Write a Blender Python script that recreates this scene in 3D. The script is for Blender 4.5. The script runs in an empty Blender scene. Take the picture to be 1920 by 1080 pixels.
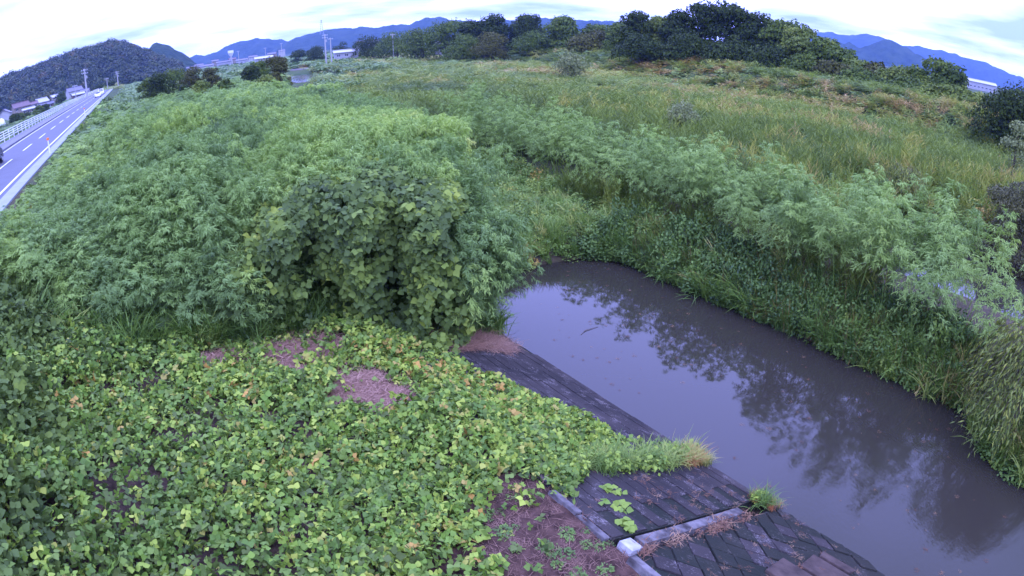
import bpy, math, random
import numpy as np
from mathutils import Vector, Matrix, Euler
R = math.radians
SC = bpy.context.scene
COL = SC.collection
rng = np.random.default_rng(11)
random.seed(5)

# ------------------------------------------------------------------ camera
CAMZ = 3.7
PITCH, ROLL, FPX = 23.8, -1.0, 1130.0          # f in px per radian on a 1920 px wide picture
p_, r_ = R(PITCH), R(ROLL)
fw = Vector((0, math.cos(p_), -math.sin(p_))); rt = Vector((1, 0, 0)); up = Vector((0, math.sin(p_), math.cos(p_)))
rt2 = math.cos(r_)*rt + math.sin(r_)*up; up2 = -math.sin(r_)*rt + math.cos(r_)*up
cd = bpy.data.cameras.new('camera'); cam = bpy.data.objects.new('camera', cd); COL.objects.link(cam); SC.camera = cam
m = Matrix.Identity(4)
for i in range(3):
    m[i][0] = rt2[i]; m[i][1] = up2[i]; m[i][2] = -fw[i]
m[2][3] = CAMZ
cam.matrix_world = m
cd.type = 'PANO'; cd.sensor_width = 36.0; cd.sensor_fit = 'HORIZONTAL'
cd.clip_start = 0.05; cd.clip_end = 9000
cc = cd
cc.panorama_type = 'FISHEYE_LENS_POLYNOMIAL'
cc.fisheye_fov = R(200)
cc.fisheye_polynomial_k0 = 0.0
cc.fisheye_polynomial_k1 = -1.0/(FPX/1920*36.0)
cc.fisheye_polynomial_k2 = 0; cc.fisheye_polynomial_k3 = 0; cc.fisheye_polynomial_k4 = 0

# ------------------------------------------------------------------ world, sun, exposure
W = bpy.data.worlds.new('World'); SC.world = W; W.use_nodes = True
nt = W.node_tree; N = nt.nodes; Lk = nt.links
for n_ in list(N): N.remove(n_)
def nd(t, **k):
    x = N.new(t)
    for a, b in k.items(): setattr(x, a, b)
    return x
SUN_EL, SUN_AZ = 58, 150       # degrees; azimuth clockwise from +y
sky = nd('ShaderNodeTexSky'); sky.sky_type = 'NISHITA'; sky.sun_disc = False
sky.sun_elevation = R(SUN_EL); sky.sun_rotation = R(SUN_AZ)
skym = nd('ShaderNodeVectorMath', operation='SCALE'); skym.inputs['Scale'].default_value = 0.10
Lk.new(sky.outputs[0], skym.inputs[0])
tc = nd('ShaderNodeTexCoord'); sx = nd('ShaderNodeSeparateXYZ'); Lk.new(tc.outputs['Generated'], sx.inputs[0])
cl = nd('ShaderNodeMath', operation='MAXIMUM'); cl.inputs[1].default_value = 0.0; Lk.new(sx.outputs['Z'], cl.inputs[0])
gr = nd('ShaderNodeMath', operation='MULTIPLY_ADD'); gr.inputs[1].default_value = 1.0; gr.inputs[2].default_value = 1.32
Lk.new(cl.outputs[0], gr.inputs[0])
# project directions to a flat cloud deck
dn = nd('ShaderNodeMath', operation='ADD'); dn.inputs[1].default_value = 0.10; Lk.new(cl.outputs[0], dn.inputs[0])
dx = nd('ShaderNodeMath', operation='DIVIDE'); dy = nd('ShaderNodeMath', operation='DIVIDE')
Lk.new(sx.outputs['X'], dx.inputs[0]); Lk.new(dn.outputs[0], dx.inputs[1]); Lk.new(sx.outputs['Y'], dy.inputs[0]); Lk.new(dn.outputs[0], dy.inputs[1])
cx = nd('ShaderNodeCombineXYZ'); Lk.new(dx.outputs[0], cx.inputs[0]); Lk.new(dy.outputs[0], cx.inputs[1]); cx.inputs[2].default_value = 21.9
nz = nd('ShaderNodeTexNoise'); nz.inputs['Scale'].default_value = 0.48; nz.inputs['Detail'].default_value = 6; nz.inputs['Roughness'].default_value = 0.5
Lk.new(cx.outputs[0], nz.inputs['Vector'])
rp = nd('ShaderNodeValToRGB'); rp.color_ramp.elements[0].position = 0.49; rp.color_ramp.elements[1].position = 0.66
rp.color_ramp.elements[0].color = (0, 0, 0, 1); rp.color_ramp.elements[1].color = (1, 1, 1, 1)
Lk.new(nz.outputs['Fac'], rp.inputs[0])
cm = nd('ShaderNodeMix', data_type='RGBA')
cm.inputs['A'].default_value = (1.14, 1.29, 3.4, 1)      # bright cloud
cm.inputs['B'].default_value = (0.44, 0.60, 1.10, 1)      # darker cloud
Lk.new(rp.outputs[0], cm.inputs['Factor'])
cs = nd('ShaderNodeVectorMath', operation='SCALE'); Lk.new(cm.outputs['Result'], cs.inputs[0]); Lk.new(gr.outputs[0], cs.inputs['Scale'])
fm = nd('ShaderNodeMix', data_type='RGBA'); fm.inputs['Factor'].default_value = 0.93
Lk.new(skym.outputs[0], fm.inputs['A']); Lk.new(cs.outputs[0], fm.inputs['B'])
bg = nd('ShaderNodeBackground'); bg.inputs[1].default_value = 1.0; Lk.new(fm.outputs['Result'], bg.inputs[0])
wo = nd('ShaderNodeOutputWorld'); Lk.new(bg.outputs[0], wo.inputs[0])
sd = bpy.data.lights.new('sun', 'SUN'); sd.energy = 1.0; sd.angle = R(25); sd.color = (0.72, 0.80, 1.0)
so = bpy.data.objects.new('sun', sd); COL.objects.link(so)
so.rotation_euler = (R(90-SUN_EL), 0, R(180-SUN_AZ))
vs = SC.view_settings; vs.view_transform = 'Standard'; vs.look = 'None'; vs.exposure = 0.12; vs.gamma = 1.0
SC.cycles.max_bounces = 6; SC.cycles.diffuse_bounces = 3; SC.cycles.glossy_bounces = 2; SC.cycles.transmission_bounces = 3
SC.cycles.volume_bounces = 0; SC.cycles.transparent_max_bounces = 4
SC.cycles.use_denoising = True; SC.cycles.pixel_filter_type = 'BLACKMAN_HARRIS'; SC.cycles.filter_width = 1.5
SC.cycles.caustics_reflective = False; SC.cycles.caustics_refractive = False

# ------------------------------------------------------------------ frame of the river: s across, t along (both metres)
V = (math.sin(R(-35.2)), math.cos(R(-35.2))); NN = (V[1], -V[0])
def xy(s, t): return s*NN[0]+t*V[0], s*NN[1]+t*V[1]
def st(x, y): return x*NN[0]+y*NN[1], x*V[0]+y*V[1]
YAW_T = math.atan2(V[1], V[0])        # direction of +t in the xy plane
def azd(az, d): return d*math.sin(R(az)), d*math.cos(R(az))
def ztop(el, d): return CAMZ + d*math.tan(R(el))
def smooth(a, b, x):
    u = np.clip((x-a)/(b-a), 0, 1); return u*u*(3-2*u)
_h = rng.random((256, 256))
def vnoise(x, y):
    x = np.asarray(x, float); y = np.asarray(y, float)
    xi = np.floor(x).astype(int); yi = np.floor(y).astype(int); fx = x-xi; fy = y-yi
    fx = fx*fx*(3-2*fx); fy = fy*fy*(3-2*fy)
    g = lambda a, b: _h[a % 256, b % 256]
    return (g(xi, yi)*(1-fx)*(1-fy)+g(xi+1, yi)*fx*(1-fy)+g(xi, yi+1)*(1-fx)*fy+g(xi+1, yi+1)*fx*fy)
def fbm(x, y, o=3):
    a = 0; w = 0.5; s_ = 0
    for k in range(o):
        a = a+w*vnoise(x*2**k+17*k, y*2**k+31*k); s_ += w; w *= .5
    return a/s_
def roff(t): return -0.008*np.maximum(np.asarray(t, float)-50, 0)
def levee(t): return 67+0.27*np.asarray(t, float)
ZW = -4.3
PX, PY = azd(-19.4, 175); PS, PT = st(PX, PY)
def ground(s, t):
    s = np.asarray(s, float); t = np.asarray(t, float)
    so_ = s-roff(t)*(s < 0)
    z1 = np.interp(so_, [-40, -18, -14.6, -5.6, -1.5, 2, 4.2, 8.4, 10, 14, 15.0, 16.4, 18, 21, 23, 25.5, 30, 32, 36, 60],
                   [-2.2, -2.0, -.05, -.05, -1.7, -2.3, -2.42, -4.35, -5.4, -5.4, -4.35, -3.5, -3.2, -3.4, -4.5, -5.2, -5.1, -3.6, -3.1, -3.0])
    z2 = np.interp(so_, [-40, -18, -14.6, -5.6, -1.5, 2, 6, 12, 20, 60],
                   [-2.2, -2.0, -.05, -.05, -1.7, -2.5, -3.1, -3.6, -3.2, -3.0])
    # first channel is closed beyond t ~ 15.5, the second beyond t ~ 9
    k1 = smooth(14.3, 17.0, t + 0.25*np.maximum(s-12.5, 0) + 1.3*np.maximum(10.5-s, 0)*(t > 11)*.35)
    k2 = smooth(7, 13, t)
    k = np.where(s < 18, k1, k2)
    z = z1*(1-k)+z2*k
    # left shore bulges into the water beyond the revetment
    b = smooth(11, 16.5, t)*smooth(10.2, 8.0, s)*(s > 5)
    z = z*(1-b)+np.maximum(z, -4.0)*b
    z = np.maximum(z, -3.75-.60*(((s-15.3)/2.3)**2+((t+1.2)/2.2)**2))
    L = levee(t)
    u = s-L
    z = np.where(s > 40, z+(3.1)*smooth(-13, -1, u)-2.3*smooth(2.5, 9, u), z)
    # terrain under revetment is cut away
    rv = ((s > 4.15) & (s < 9.0) & (t < 11.6) & (t > 0.6))
    z = np.where(rv, z-0.22, z)
    # distant bend of the river
    ax = s-PS; at_ = t-PT
    ez = np.sqrt((ax/10)**2+(at_/42)**2)
    z = np.where(ez < 1.5, z*(smooth(.8, 1.2, ez))+(-5)*(1-smooth(.8, 1.2, ez)), z)
    z = z + 0.16*(fbm(s*.7, t*.7)-.5)*((s > -4.5) | (s < -20))*(~rv)
    return z

# ------------------------------------------------------------------ materials
def mat(name, build):
    m_ = bpy.data.materials.new(name); m_.use_nodes = True
    t_ = m_.node_tree
    for n_ in list(t_.nodes): t_.nodes.remove(n_)
    build(t_); return m_
def node(t_, ty, **k):
    x = t_.nodes.new(ty)
    for a, b in k.items():
        setattr(x, a, b)
    return x
def ramp(t_, src, stops):
    r = node(t_, 'ShaderNodeValToRGB'); e = r.color_ramp.elements
    while len(e) < len(stops): e.new(0.5)
    for q, (p, c) in zip(e, stops): q.position = p; q.color = (*c, 1)
    t_.links.new(src, r.inputs[0]); return r.outputs[0]
def noise(t_, scale, detail=3, rough=.5, coord=None, dist=0):
    g = node(t_, 'ShaderNodeTexNoise'); g.inputs['Scale'].default_value = scale; g.inputs['Detail'].default_value = detail
    g.inputs['Roughness'].default_value = rough; g.inputs['Distortion'].default_value = dist
    if coord is None:
        c = node(t_, 'ShaderNodeNewGeometry'); coord = c.outputs['Position']
    t_.links.new(coord, g.inputs['Vector']); return g.outputs['Fac']
def out(t_, sh, disp=None):
    o = node(t_, 'ShaderNodeOutputMaterial'); t_.links.new(sh, o.inputs['Surface'])
def bumped(t_, h, strength, dist, target):
    b = node(t_, 'ShaderNodeBump'); b.inputs['Strength'].default_value = strength; b.inputs['Distance'].default_value = dist
    t_.links.new(h, b.inputs['Height']); t_.links.new(b.outputs[0], target)
def leafmat(name, stops, inst=True, trans=.3, rough=.55, patch=0.25, spec=.3, gain=1.42, bl=.88):
    stops = [(p, (c[0]*gain*1.16, c[1]*gain*1.0, c[2]*gain*bl*.88)) for p, c in stops]
    def f(t_):
        a = node(t_, 'ShaderNodeAttribute'); a.attribute_name = 'tint'; a.attribute_type = 'INSTANCER' if inst else 'GEOMETRY'
        nf = noise(t_, .35 if patch else 1, 3)
        ad = node(t_, 'ShaderNodeMath', operation='MULTIPLY_ADD'); t_.links.new(nf, ad.inputs[0]); ad.inputs[1].default_value = patch*2
        sb = node(t_, 'ShaderNodeMath', operation='ADD'); t_.links.new(a.outputs['Fac'], ad.inputs[2])
        t_.links.new(ad.outputs[0], sb.inputs[0]); sb.inputs[1].default_value = -patch
        c = ramp(t_, sb.outputs[0], stops)
        p = node(t_, 'ShaderNodeBsdfPrincipled'); p.inputs['Roughness'].default_value = rough; p.inputs['Specular IOR Level'].default_value = spec
        t_.links.new(c, p.inputs['Base Color'])
        tr = node(t_, 'ShaderNodeBsdfTranslucent'); t_.links.new(c, tr.inputs[0])
        mx = node(t_, 'ShaderNodeMixShader'); mx.inputs[0].default_value = trans
        t_.links.new(p.outputs[0], mx.inputs[1]); t_.links.new(tr.outputs[0], mx.inputs[2])
        out(t_, mx.outputs[0])
    return mat(name, f)
def plain(name, c, rough=.7, var=.25, scale=3, bump=.0, spec=.4, metal=0, c2=None, detail=4, bscale=None):
    def f(t_):
        nf = noise(t_, scale, detail)
        a = tuple(x*(1-var) for x in c); b = tuple(min(1, x*(1+var)) for x in c)
        if c2 is not None: b = c2
        col = ramp(t_, nf, [(.3, a), (.7, b)])
        p = node(t_, 'ShaderNodeBsdfPrincipled'); p.inputs['Roughness'].default_value = rough; p.inputs['Specular IOR Level'].default_value = spec
        p.inputs['Metallic'].default_value = metal
        t_.links.new(col, p.inputs['Base Color'])
        if bump:
            bumped(t_, noise(t_, bscale or scale*4, 4), bump, .03, p.inputs['Normal'])
        out(t_, p.outputs[0])
    return mat(name, f)

KUDZU = leafmat('kudzu_leaf', [(0, (.027, .051, .018)), (.2, (.058, .089, .032)), (.32, (.046, .098, .022)), (.48, (.090, .148, .044)), (.58, (.073, .146, .027)), (.72, (.135, .21, .044)), (.86, (.19, .265, .058)), (.95, (.17, .16, .06)), (1, (.26, .17, .06))], trans=.25, rough=.65, gain=1.82, bl=.74, spec=.25)
KUDZUD = leafmat('kudzu_drape_leaf', [(0, (.034, .062, .022)), (.45, (.075, .130, .034)), (.75, (.125, .200, .04)), (.95, (.19, .27, .05)), (1, (.22, .30, .06))], trans=.25, rough=.65, spec=.2, gain=1.3)
BAMBOO = leafmat('bamboo_leaf', [(0, (.045, .085, .032)), (.4, (.095, .170, .055)), (.7, (.145, .240, .070)), (.93, (.20, .30, .075)), (1, (.26, .29, .10))], trans=.35, gain=1.85)
GRASS = leafmat('grass_blade', [(0, (.04, .085, .022)), (.35, (.075, .150, .034)), (.65, (.12, .215, .045)), (.9, (.22, .28, .08)), (1, (.34, .31, .13))], trans=.3, gain=1.5)
REED = leafmat('reed_blade', [(0, (.040, .070, .024)), (.35, (.080, .130, .036)), (.62, (.13, .195, .045)), (.8, (.20, .23, .065)), (.92, (.19, .165, .075)), (1, (.25, .20, .11))], trans=.35, gain=1.65, bl=.72)
DEAD = leafmat('withered_stem', [(0, (.050, .045, .024)), (.5, (.092, .080, .036)), (1, (.17, .14, .06))], trans=.2, bl=.7)
HERB = leafmat('herb_leaf', [(0, (.030, .065, .022)), (.4, (.06, .12, .03)), (.75, (.105, .19, .04)), (.95, (.20, .27, .05)), (1, (.26, .20, .05))], trans=.25)
WILLOW = leafmat('willow_leaf', [(0, (.05, .085, .025)), (.5, (.11, .165, .04)), (1, (.22, .26, .06))], inst=False, trans=.3, bl=.7)
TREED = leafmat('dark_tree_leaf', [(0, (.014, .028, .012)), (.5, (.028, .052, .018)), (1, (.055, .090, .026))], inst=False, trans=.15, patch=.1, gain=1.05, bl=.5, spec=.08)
TREEM = leafmat('mid_tree_leaf', [(0, (.028, .052, .018)), (.5, (.052, .090, .026)), (1, (.105, .150, .04))], inst=False, trans=.2, patch=.15, bl=.55, spec=.1)
TREEL = leafmat('pale_tree_leaf', [(0, (.045, .075, .024)), (.5, (.085, .130, .036)), (1, (.16, .20, .06))], inst=False, trans=.2, patch=.15, bl=.6, spec=.1)
TREEB = leafmat('brown_tree_leaf', [(0, (.022, .032, .014)), (.5, (.042, .052, .022)), (1, (.075, .09, .034))], inst=False, trans=.15, patch=.15, bl=.45, spec=.1)
SHRUBG = leafmat('grey_green_leaf', [(0, (.06, .09, .035)), (.5, (.11, .15, .055)), (1, (.16, .20, .075))], inst=False, trans=.25, patch=.15)
FOREST = leafmat('hill_forest_leaf', [(0, (.012, .024, .007)), (.5, (.026, .046, .011)), (.8, (.045, .070, .014)), (1, (.08, .068, .02))], trans=.1, patch=.2)
SHRUBB = leafmat('brown_shrub_leaf', [(0, (.028, .036, .012)), (.5, (.052, .062, .02)), (1, (.095, .105, .035))], inst=False, trans=.15, patch=.15)
BARK = plain('bark', (.10, .075, .055), .9, .3, 6, .4)
CULM = plain('culm', (.14, .17, .06), .6, .3, 6)
SOIL = plain('dark_soil', (.045, .034, .026), .95, .4, 3, .5, .1)
def f_(t_):
    n1 = noise(t_, .12, 4, .6); n2 = noise(t_, 2.2, 5, .65)
    a = ramp(t_, n1, [(.35, (.055, .10, .028)), (.5, (.085, .13, .038)), (.65, (.09, .085, .045))])
    b = ramp(t_, n2, [(.35, (.35, .35, .35)), (.7, (1, 1, 1))])
    mx = node(t_, 'ShaderNodeMix', data_type='RGBA', blend_type='MULTIPLY'); mx.inputs['Factor'].default_value = 1
    t_.links.new(a, mx.inputs['A']); t_.links.new(b, mx.inputs['B'])
    p = node(t_, 'ShaderNodeBsdfPrincipled'); p.inputs['Roughness'].default_value = .95; p.inputs['Specular IOR Level'].default_value = .1
    # bare earth near the camera
    g = node(t_, 'ShaderNodeNewGeometry'); ln = node(t_, 'ShaderNodeVectorMath', operation='LENGTH'); t_.links.new(g.outputs['Position'], ln.inputs[0])
    mr = node(t_, 'ShaderNodeMapRange'); mr.inputs['From Min'].default_value = 14; mr.inputs['From Max'].default_value = 45; t_.links.new(ln.outputs['Value'], mr.inputs['Value'])
    soil = ramp(t_, noise(t_, 5, 6, .7), [(.3, (.030, .022, .016)), (.5, (.075, .050, .036)), (.75, (.15, .095, .065))])
    m2 = node(t_, 'ShaderNodeMix', data_type='RGBA'); t_.links.new(mr.outputs[0], m2.inputs['Factor']); t_.links.new(soil, m2.inputs['A']); t_.links.new(mx.outputs['Result'], m2.inputs['B'])
    t_.links.new(m2.outputs['Result'], p.inputs['Base Color'])
    bumped(t_, noise(t_, 14, 5, .7), .7, .04, p.inputs['Normal'])
    out(t_, p.outputs[0])
GROUND = mat('ground', f_)
def f_(t_):
    p = node(t_, 'ShaderNodeBsdfPrincipled'); p.inputs['Base Color'].default_value = (.030, .026, .018, 1)
    p.inputs['Roughness'].default_value = .035; p.inputs['IOR'].default_value = 1.43
    g = node(t_, 'ShaderNodeNewGeometry')
    mp = node(t_, 'ShaderNodeMapping'); mp.inputs['Rotation'].default_value = (0, 0, R(35)); mp.inputs['Scale'].default_value = (1.6, .7, 1)
    t_.links.new(g.outputs['Position'], mp.inputs['Vector'])
    a = noise(t_, 1.6, 3, .5, mp.outputs[0], .4); b = noise(t_, 11, 2, .5, mp.outputs[0], .3)
    # ripples stronger by the right-hand corner of the pool, where the current runs
    sp = node(t_, 'ShaderNodeSeparateXYZ'); t_.links.new(g.outputs['Position'], sp.inputs[0])
    mr = node(t_, 'ShaderNodeMapRange'); mr.inputs['From Min'].default_value = 12; mr.inputs['From Max'].default_value = 6.5; mr.inputs['To Min'].default_value = .05; mr.inputs['To Max'].default_value = .6
    t_.links.new(sp.outputs['Y'], mr.inputs['Value'])
    ml = node(t_, 'ShaderNodeMath', operation='MULTIPLY'); t_.links.new(b, ml.inputs[0]); t_.links.new(mr.outputs[0], ml.inputs[1])
    ad = node(t_, 'ShaderNodeMath', operation='MULTIPLY_ADD'); t_.links.new(a, ad.inputs[0]); ad.inputs[1].default_value = .35; t_.links.new(ml.outputs[0], ad.inputs[2])
    bumped(t_, ad.outputs[0], .06, .05, p.inputs['Normal'])
    out(t_, p.outputs[0])
WATER = mat('river_water', f_)
def f_(t_):
    p = node(t_, 'ShaderNodeBsdfPrincipled'); p.inputs['Base Color'].default_value = (.05, .045, .035, 1); p.inputs['Roughness'].default_value = .08; out(t_, p.outputs[0])
WATERF = mat('still_water', f_)
ASPH = plain('asphalt', (.072, .075, .090), .75, .10, 1.2, .15, .4, bscale=40)
SIDEW = plain('sidewalk', (.14, .14, .15), .85, .12, 1.5, .1)
PAINT = plain('road_paint', (.62, .62, .60), .6, .12, 4)
WHITE = plain('white_paint', (.72, .72, .70), .5, .06, 4)
KERB = plain('kerb', (.12, .12, .13), .85, .15, 2)
GUTTER = plain('gutter', (.23, .25, .25), .85, .1, 1.5)
CONC = plain('revetment_block', (.026, .022, .020), .85, .3, 4, .5, .25, c2=(.060, .048, .042), bscale=22, detail=6)
CONCD = plain('mossy_block', (.013, .017, .012), .85, .3, 3, .5, .2, c2=(.040, .036, .028), bscale=22, detail=6)
def concmat(name, a, b, c, sc):
    def f(t_):
        n1 = noise(t_, sc, 7, .65); n2 = noise(t_, sc*9, 4, .7); n3 = noise(t_, .8, 3)
        col = ramp(t_, n3, [(.35, a), (.65, b)])
        sp = node(t_, 'ShaderNodeMath', operation='MULTIPLY'); t_.links.new(n1, sp.inputs[0]); t_.links.new(n2, sp.inputs[1])
        k_ = ramp(t_, sp.outputs[0], [(.29, (0, 0, 0)), (.38, (1, 1, 1))])
        mx = node(t_, 'ShaderNodeMix', data_type='RGBA'); t_.links.new(k_, mx.inputs['Factor']); t_.links.new(col, mx.inputs['A']); mx.inputs['B'].default_value = (*c, 1)
        p = node(t_, 'ShaderNodeBsdfPrincipled'); p.inputs['Roughness'].default_value = .85; p.inputs['Specular IOR Level'].default_value = .2
        t_.links.new(mx.outputs['Result'], p.inputs['Base Color']); bumped(t_, n2, .6, .02, p.inputs['Normal']); out(t_, p.outputs[0])
    return mat(name, f)
CONC = concmat('revetment_block', (.026, .022, .020), (.052, .042, .038), (.17, .145, .135), 3.5)
CONCD = concmat('mossy_block', (.012, .016, .010), (.026, .025, .018), (.085, .072, .062), 2.5)
CONCL = plain('pale_concrete', (.05, .042, .038), .9, .3, 5, .5, .2, c2=(.19, .17, .16), bscale=25, detail=7)
CAPW = plain('cap_concrete', (.30, .29, .28), .8, .2, 6, .3, .3, c2=(.46, .45, .44))
CONCB = plain('brown_slab', (.055, .038, .030), .9, .25, 4, .3, .2, c2=(.095, .066, .052), bscale=25)
STRAW = leafmat('straw', [(0, (.09, .055, .045)), (.5, (.18, .115, .095)), (1, (.30, .21, .18))], trans=.1, patch=.1)
SOILR = plain('reddish_soil', (.040, .022, .016), .95, .4, 6, .6, .1, c2=(.105, .058, .042), detail=7, bscale=30)
MUD = plain('mud', (.07, .05, .045), .8, .3, .5)

# ------------------------------------------------------------------ mesh helpers
def mesh_np(name, v, faces_flat, nper, material=None, smooth_=False, tint=None):
    """v (n,3); faces_flat int array; nper = verts per face (int)"""
    me = bpy.data.meshes.new(name); v = np.asarray(v, np.float32); ff = np.asarray(faces_flat, np.int32).ravel()
    nf = len(ff)//nper
    me.vertices.add(len(v)); me.vertices.foreach_set('co', v.ravel())
    me.loops.add(len(ff)); me.loops.foreach_set('vertex_index', ff)
    me.polygons.add(nf); me.polygons.foreach_set('loop_start', np.arange(nf, dtype=np.int32)*nper)
    if smooth_: me.polygons.foreach_set('use_smooth', np.ones(nf, bool))
    me.update(calc_edges=True); me.validate()
    if tint is not None:
        a = me.attributes.new('tint', 'FLOAT', 'POINT'); a.data.foreach_set('value', np.asarray(tint, np.float32))
    if material: me.materials.append(material)
    return me
class MB:
    def __init__(s): s.v = []; s.f = []
    def add(s, vs, fs):
        o = len(s.v); s.v += [tuple(q) for q in vs]; s.f += [tuple(i+o for i in f) for f in fs]; return s
    def box(s, x0, x1, y0, y1, z0, z1, M=None):
        vs = [Vector(q) for q in ((x0,y0,z0),(x1,y0,z0),(x1,y1,z0),(x0,y1,z0),(x0,y0,z1),(x1,y0,z1),(x1,y1,z1),(x0,y1,z1))]
        if M: vs = [M @ q for q in vs]
        return s.add(vs, [(0,3,2,1),(4,5,6,7),(0,1,5,4),(1,2,6,5),(2,3,7,6),(3,0,4,7)])
    def tube(s, pts, rad, n=5, cap=True):
        o = len(s.v); pts = [Vector(p) for p in pts]
        if not hasattr(rad, '__len__'): rad = [rad]*len(pts)
        for i, p in enumerate(pts):
            d = (pts[min(i+1, len(pts)-1)]-pts[max(i-1, 0)]).normalized()
            a = d.orthogonal().normalized() if abs(d.z) < .95 else Vector((1,0,0)); a = (a-d*a.dot(d)).normalized(); b = d.cross(a)
            for k in range(n):
                q = 2*math.pi*k/n; s.v.append(tuple(p+(a*math.cos(q)+b*math.sin(q))*rad[i]))
        for i in range(len(pts)-1):
            for k in range(n):
                s.f.append((o+i*n+k, o+i*n+(k+1) % n, o+(i+1)*n+(k+1) % n, o+(i+1)*n+k))
        if cap: s.f.append(tuple(o+k for k in range(n))[::-1]); s.f.append(tuple(o+(len(pts)-1)*n+k for k in range(n)))
        return s
    def mesh(s, name, material, smooth_=False):
        me = bpy.data.meshes.new(name); me.from_pydata(s.v, [], s.f); me.update()
        if smooth_:
            me.polygons.foreach_set('use_smooth', np.ones(len(me.polygons), bool))
        me.materials.append(material); return me
def link(name, data, parent=None, loc=None, rz=0):
    o = bpy.data.objects.new(name, data); COL.objects.link(o)
    if parent is not None: o.parent = parent
    if loc is not None: o.location = loc
    if rz: o.rotation_euler = (0, 0, rz)
    return o
def tag(o, label=None, cat=None, group=None, kind=None):
    if label: o['label'] = label
    if cat: o['category'] = cat
    if group: o['group'] = group
    if kind: o['kind'] = kind
    return o
def thing(name, label, cat, loc=(0,0,0), rz=0, group=None):
    return tag(link(name, None, None, loc, rz), label, cat, group)

# ------------------------------------------------------------------ leaf shapes used by the scattered vegetation
def eulm(rx, ry, rz):
    """(n,3,3) matrices Rz*Ry*Rx"""
    cx_, sx_ = np.cos(rx), np.sin(rx); cy, sy = np.cos(ry), np.sin(ry); cz, sz = np.cos(rz), np.sin(rz)
    M_ = np.empty((len(rx), 3, 3))
    M_[:,0,0]=cz*cy; M_[:,0,1]=cz*sy*sx_-sz*cx_; M_[:,0,2]=cz*sy*cx_+sz*sx_
    M_[:,1,0]=sz*cy; M_[:,1,1]=sz*sy*sx_+cz*cx_; M_[:,1,2]=sz*sy*cx_-cz*sx_
    M_[:,2,0]=-sy; M_[:,2,1]=cy*sx_; M_[:,2,2]=cy*cx_
    return M_
def bake(shape_v, shape_f, pos, rx, ry, rz, scl):
    sv = np.asarray(shape_v, float); sf = np.asarray(shape_f, int); n = len(pos)
    M_ = eulm(rx, ry, rz); scl = np.asarray(scl, float)
    if scl.ndim == 1: scl = np.repeat(scl[:, None], 3, 1)
    v = np.einsum('nij,nkj->nki', M_, sv[None]*scl[:, None, :])+pos[:, None, :]
    f = sf[None]+(np.arange(n)*len(sv))[:, None, None]
    return v.reshape(-1, 3), f.reshape(-1, sf.shape[1])
def leaflet(w, L, lob=0.0, z=0.):
    v = [(0,0,0),(-.32*w,.12*L,.03*L),(-.52*w,.38*L,.07*L),(-.34*w,(.62+lob)*L,.05*L),(0,L,-.04*L),(.34*w,(.62+lob)*L,.05*L),(.52*w,.38*L,.07*L),(.32*w,.12*L,.03*L),(0,.45*L,-.02*L)]
    f = [(8,k,k+1) for k in range(0,7)]+[(8,7,0)]
    return np.array(v), np.array(f)
def trifoliate(r):
    V_, F_ = [], []; o = 0
    for k, (a, sc) in enumerate(((0, 1.0), (75+r.uniform(-12, 12), .92), (-75+r.uniform(-12, 12), .92))):
        v, f = leaflet(.125*sc, .135*sc, lob=r.uniform(-.05, .08))
        a = R(a+r.uniform(-8, 8)); ti = R(r.uniform(-30, 8)); ro = R(r.uniform(-22, 22))
        v[:, 1] += .02
        M_ = np.array(Matrix.Rotation(a, 3, 'Z') @ Matrix.Rotation(ti, 3, 'X') @ Matrix.Rotation(ro, 3, 'Y'))
        V_.append(v @ M_.T); F_.append(f+o); o += len(v)
    V_ = np.vstack(V_); F_ = np.vstack(F_)
    return V_, F_
BLADE_V = [(-.5,0,0),(.5,0,0),(.42,.5,0),(-.42,.5,0),(0,1,0)]
NARROW = (np.array([(0,0,0),(.5,.35,.04),(0,1,-.06),(-.5,.35,.04)], float), np.array([(0,1,2),(0,2,3)]))
OVAL = (np.array([(0,0,0),(.42,.25,.03),(.42,.65,.03),(0,1,-.05),(-.42,.65,.03),(-.42,.25,.03)], float), np.array([(0,1,2),(0,2,3),(0,3,4),(0,4,5)]))
def src(name, v, f, material):
    me = mesh_np(name, v, f, f.shape[1], material)
    return bpy.data.objects.new(name, me)         # source shape, not linked to the scene
def bamboo_plume(seed, H=3.0, nb=34, lv=20, leafw=.026, leafl=.15):
    r = np.random.default_rng(seed); P, RX, RY, RZ, S = [], [], [], [], []
    bend = r.uniform(.15, .45); 
    V_, F_ = [], []
    # culm
    mb = MB(); pts = [(0, bend*(q**2.4), H*q) for q in (0, .3, .6, .8, 1.0)]
    mb.tube(pts, [.014, .012, .009, .005, .002], 3, False)
    for k in range(nb):
        q = .36+.64*((k+.5)/nb)**.85; z = H*q; y0 = bend*q**2.4
        L = (.66*(1-q)**.55+.15)*r.uniform(.8, 1.2); a = r.uniform(0, 2*math.pi)
        el = R(r.uniform(5, 45))
        d = np.array([math.cos(a)*math.cos(el), math.sin(a)*math.cos(el), math.sin(el)])
        for j in range(lv):
            u = (.25+.75*(j+1)/lv); pos = np.array([0, y0, z])+d*L*u-np.array([0, 0, .30*L*u*u])
            P.append(pos+r.normal(0, .02, 3)); RZ.append(a-math.pi/2+r.normal(0, .7)); RX.append(R(r.uniform(-55, 15))); RY.append(R(r.uniform(-35, 35)))
            l = leafl*r.uniform(.7, 1.15); S.append((leafw*l/leafl*1.05, l, l))
    v, f = bake(*NARROW, np.array(P), np.array(RX), np.array(RY), np.array(RZ), np.array(S))
    cv = np.array(mb.v); cf = np.array([(a_, b, c) for (a_, b, c, d_) in mb.f]+[(a_, c, d_) for (a_, b, c, d_) in mb.f])
    return np.vstack([v, cv]), np.vstack([f, cf+len(v)])
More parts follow.
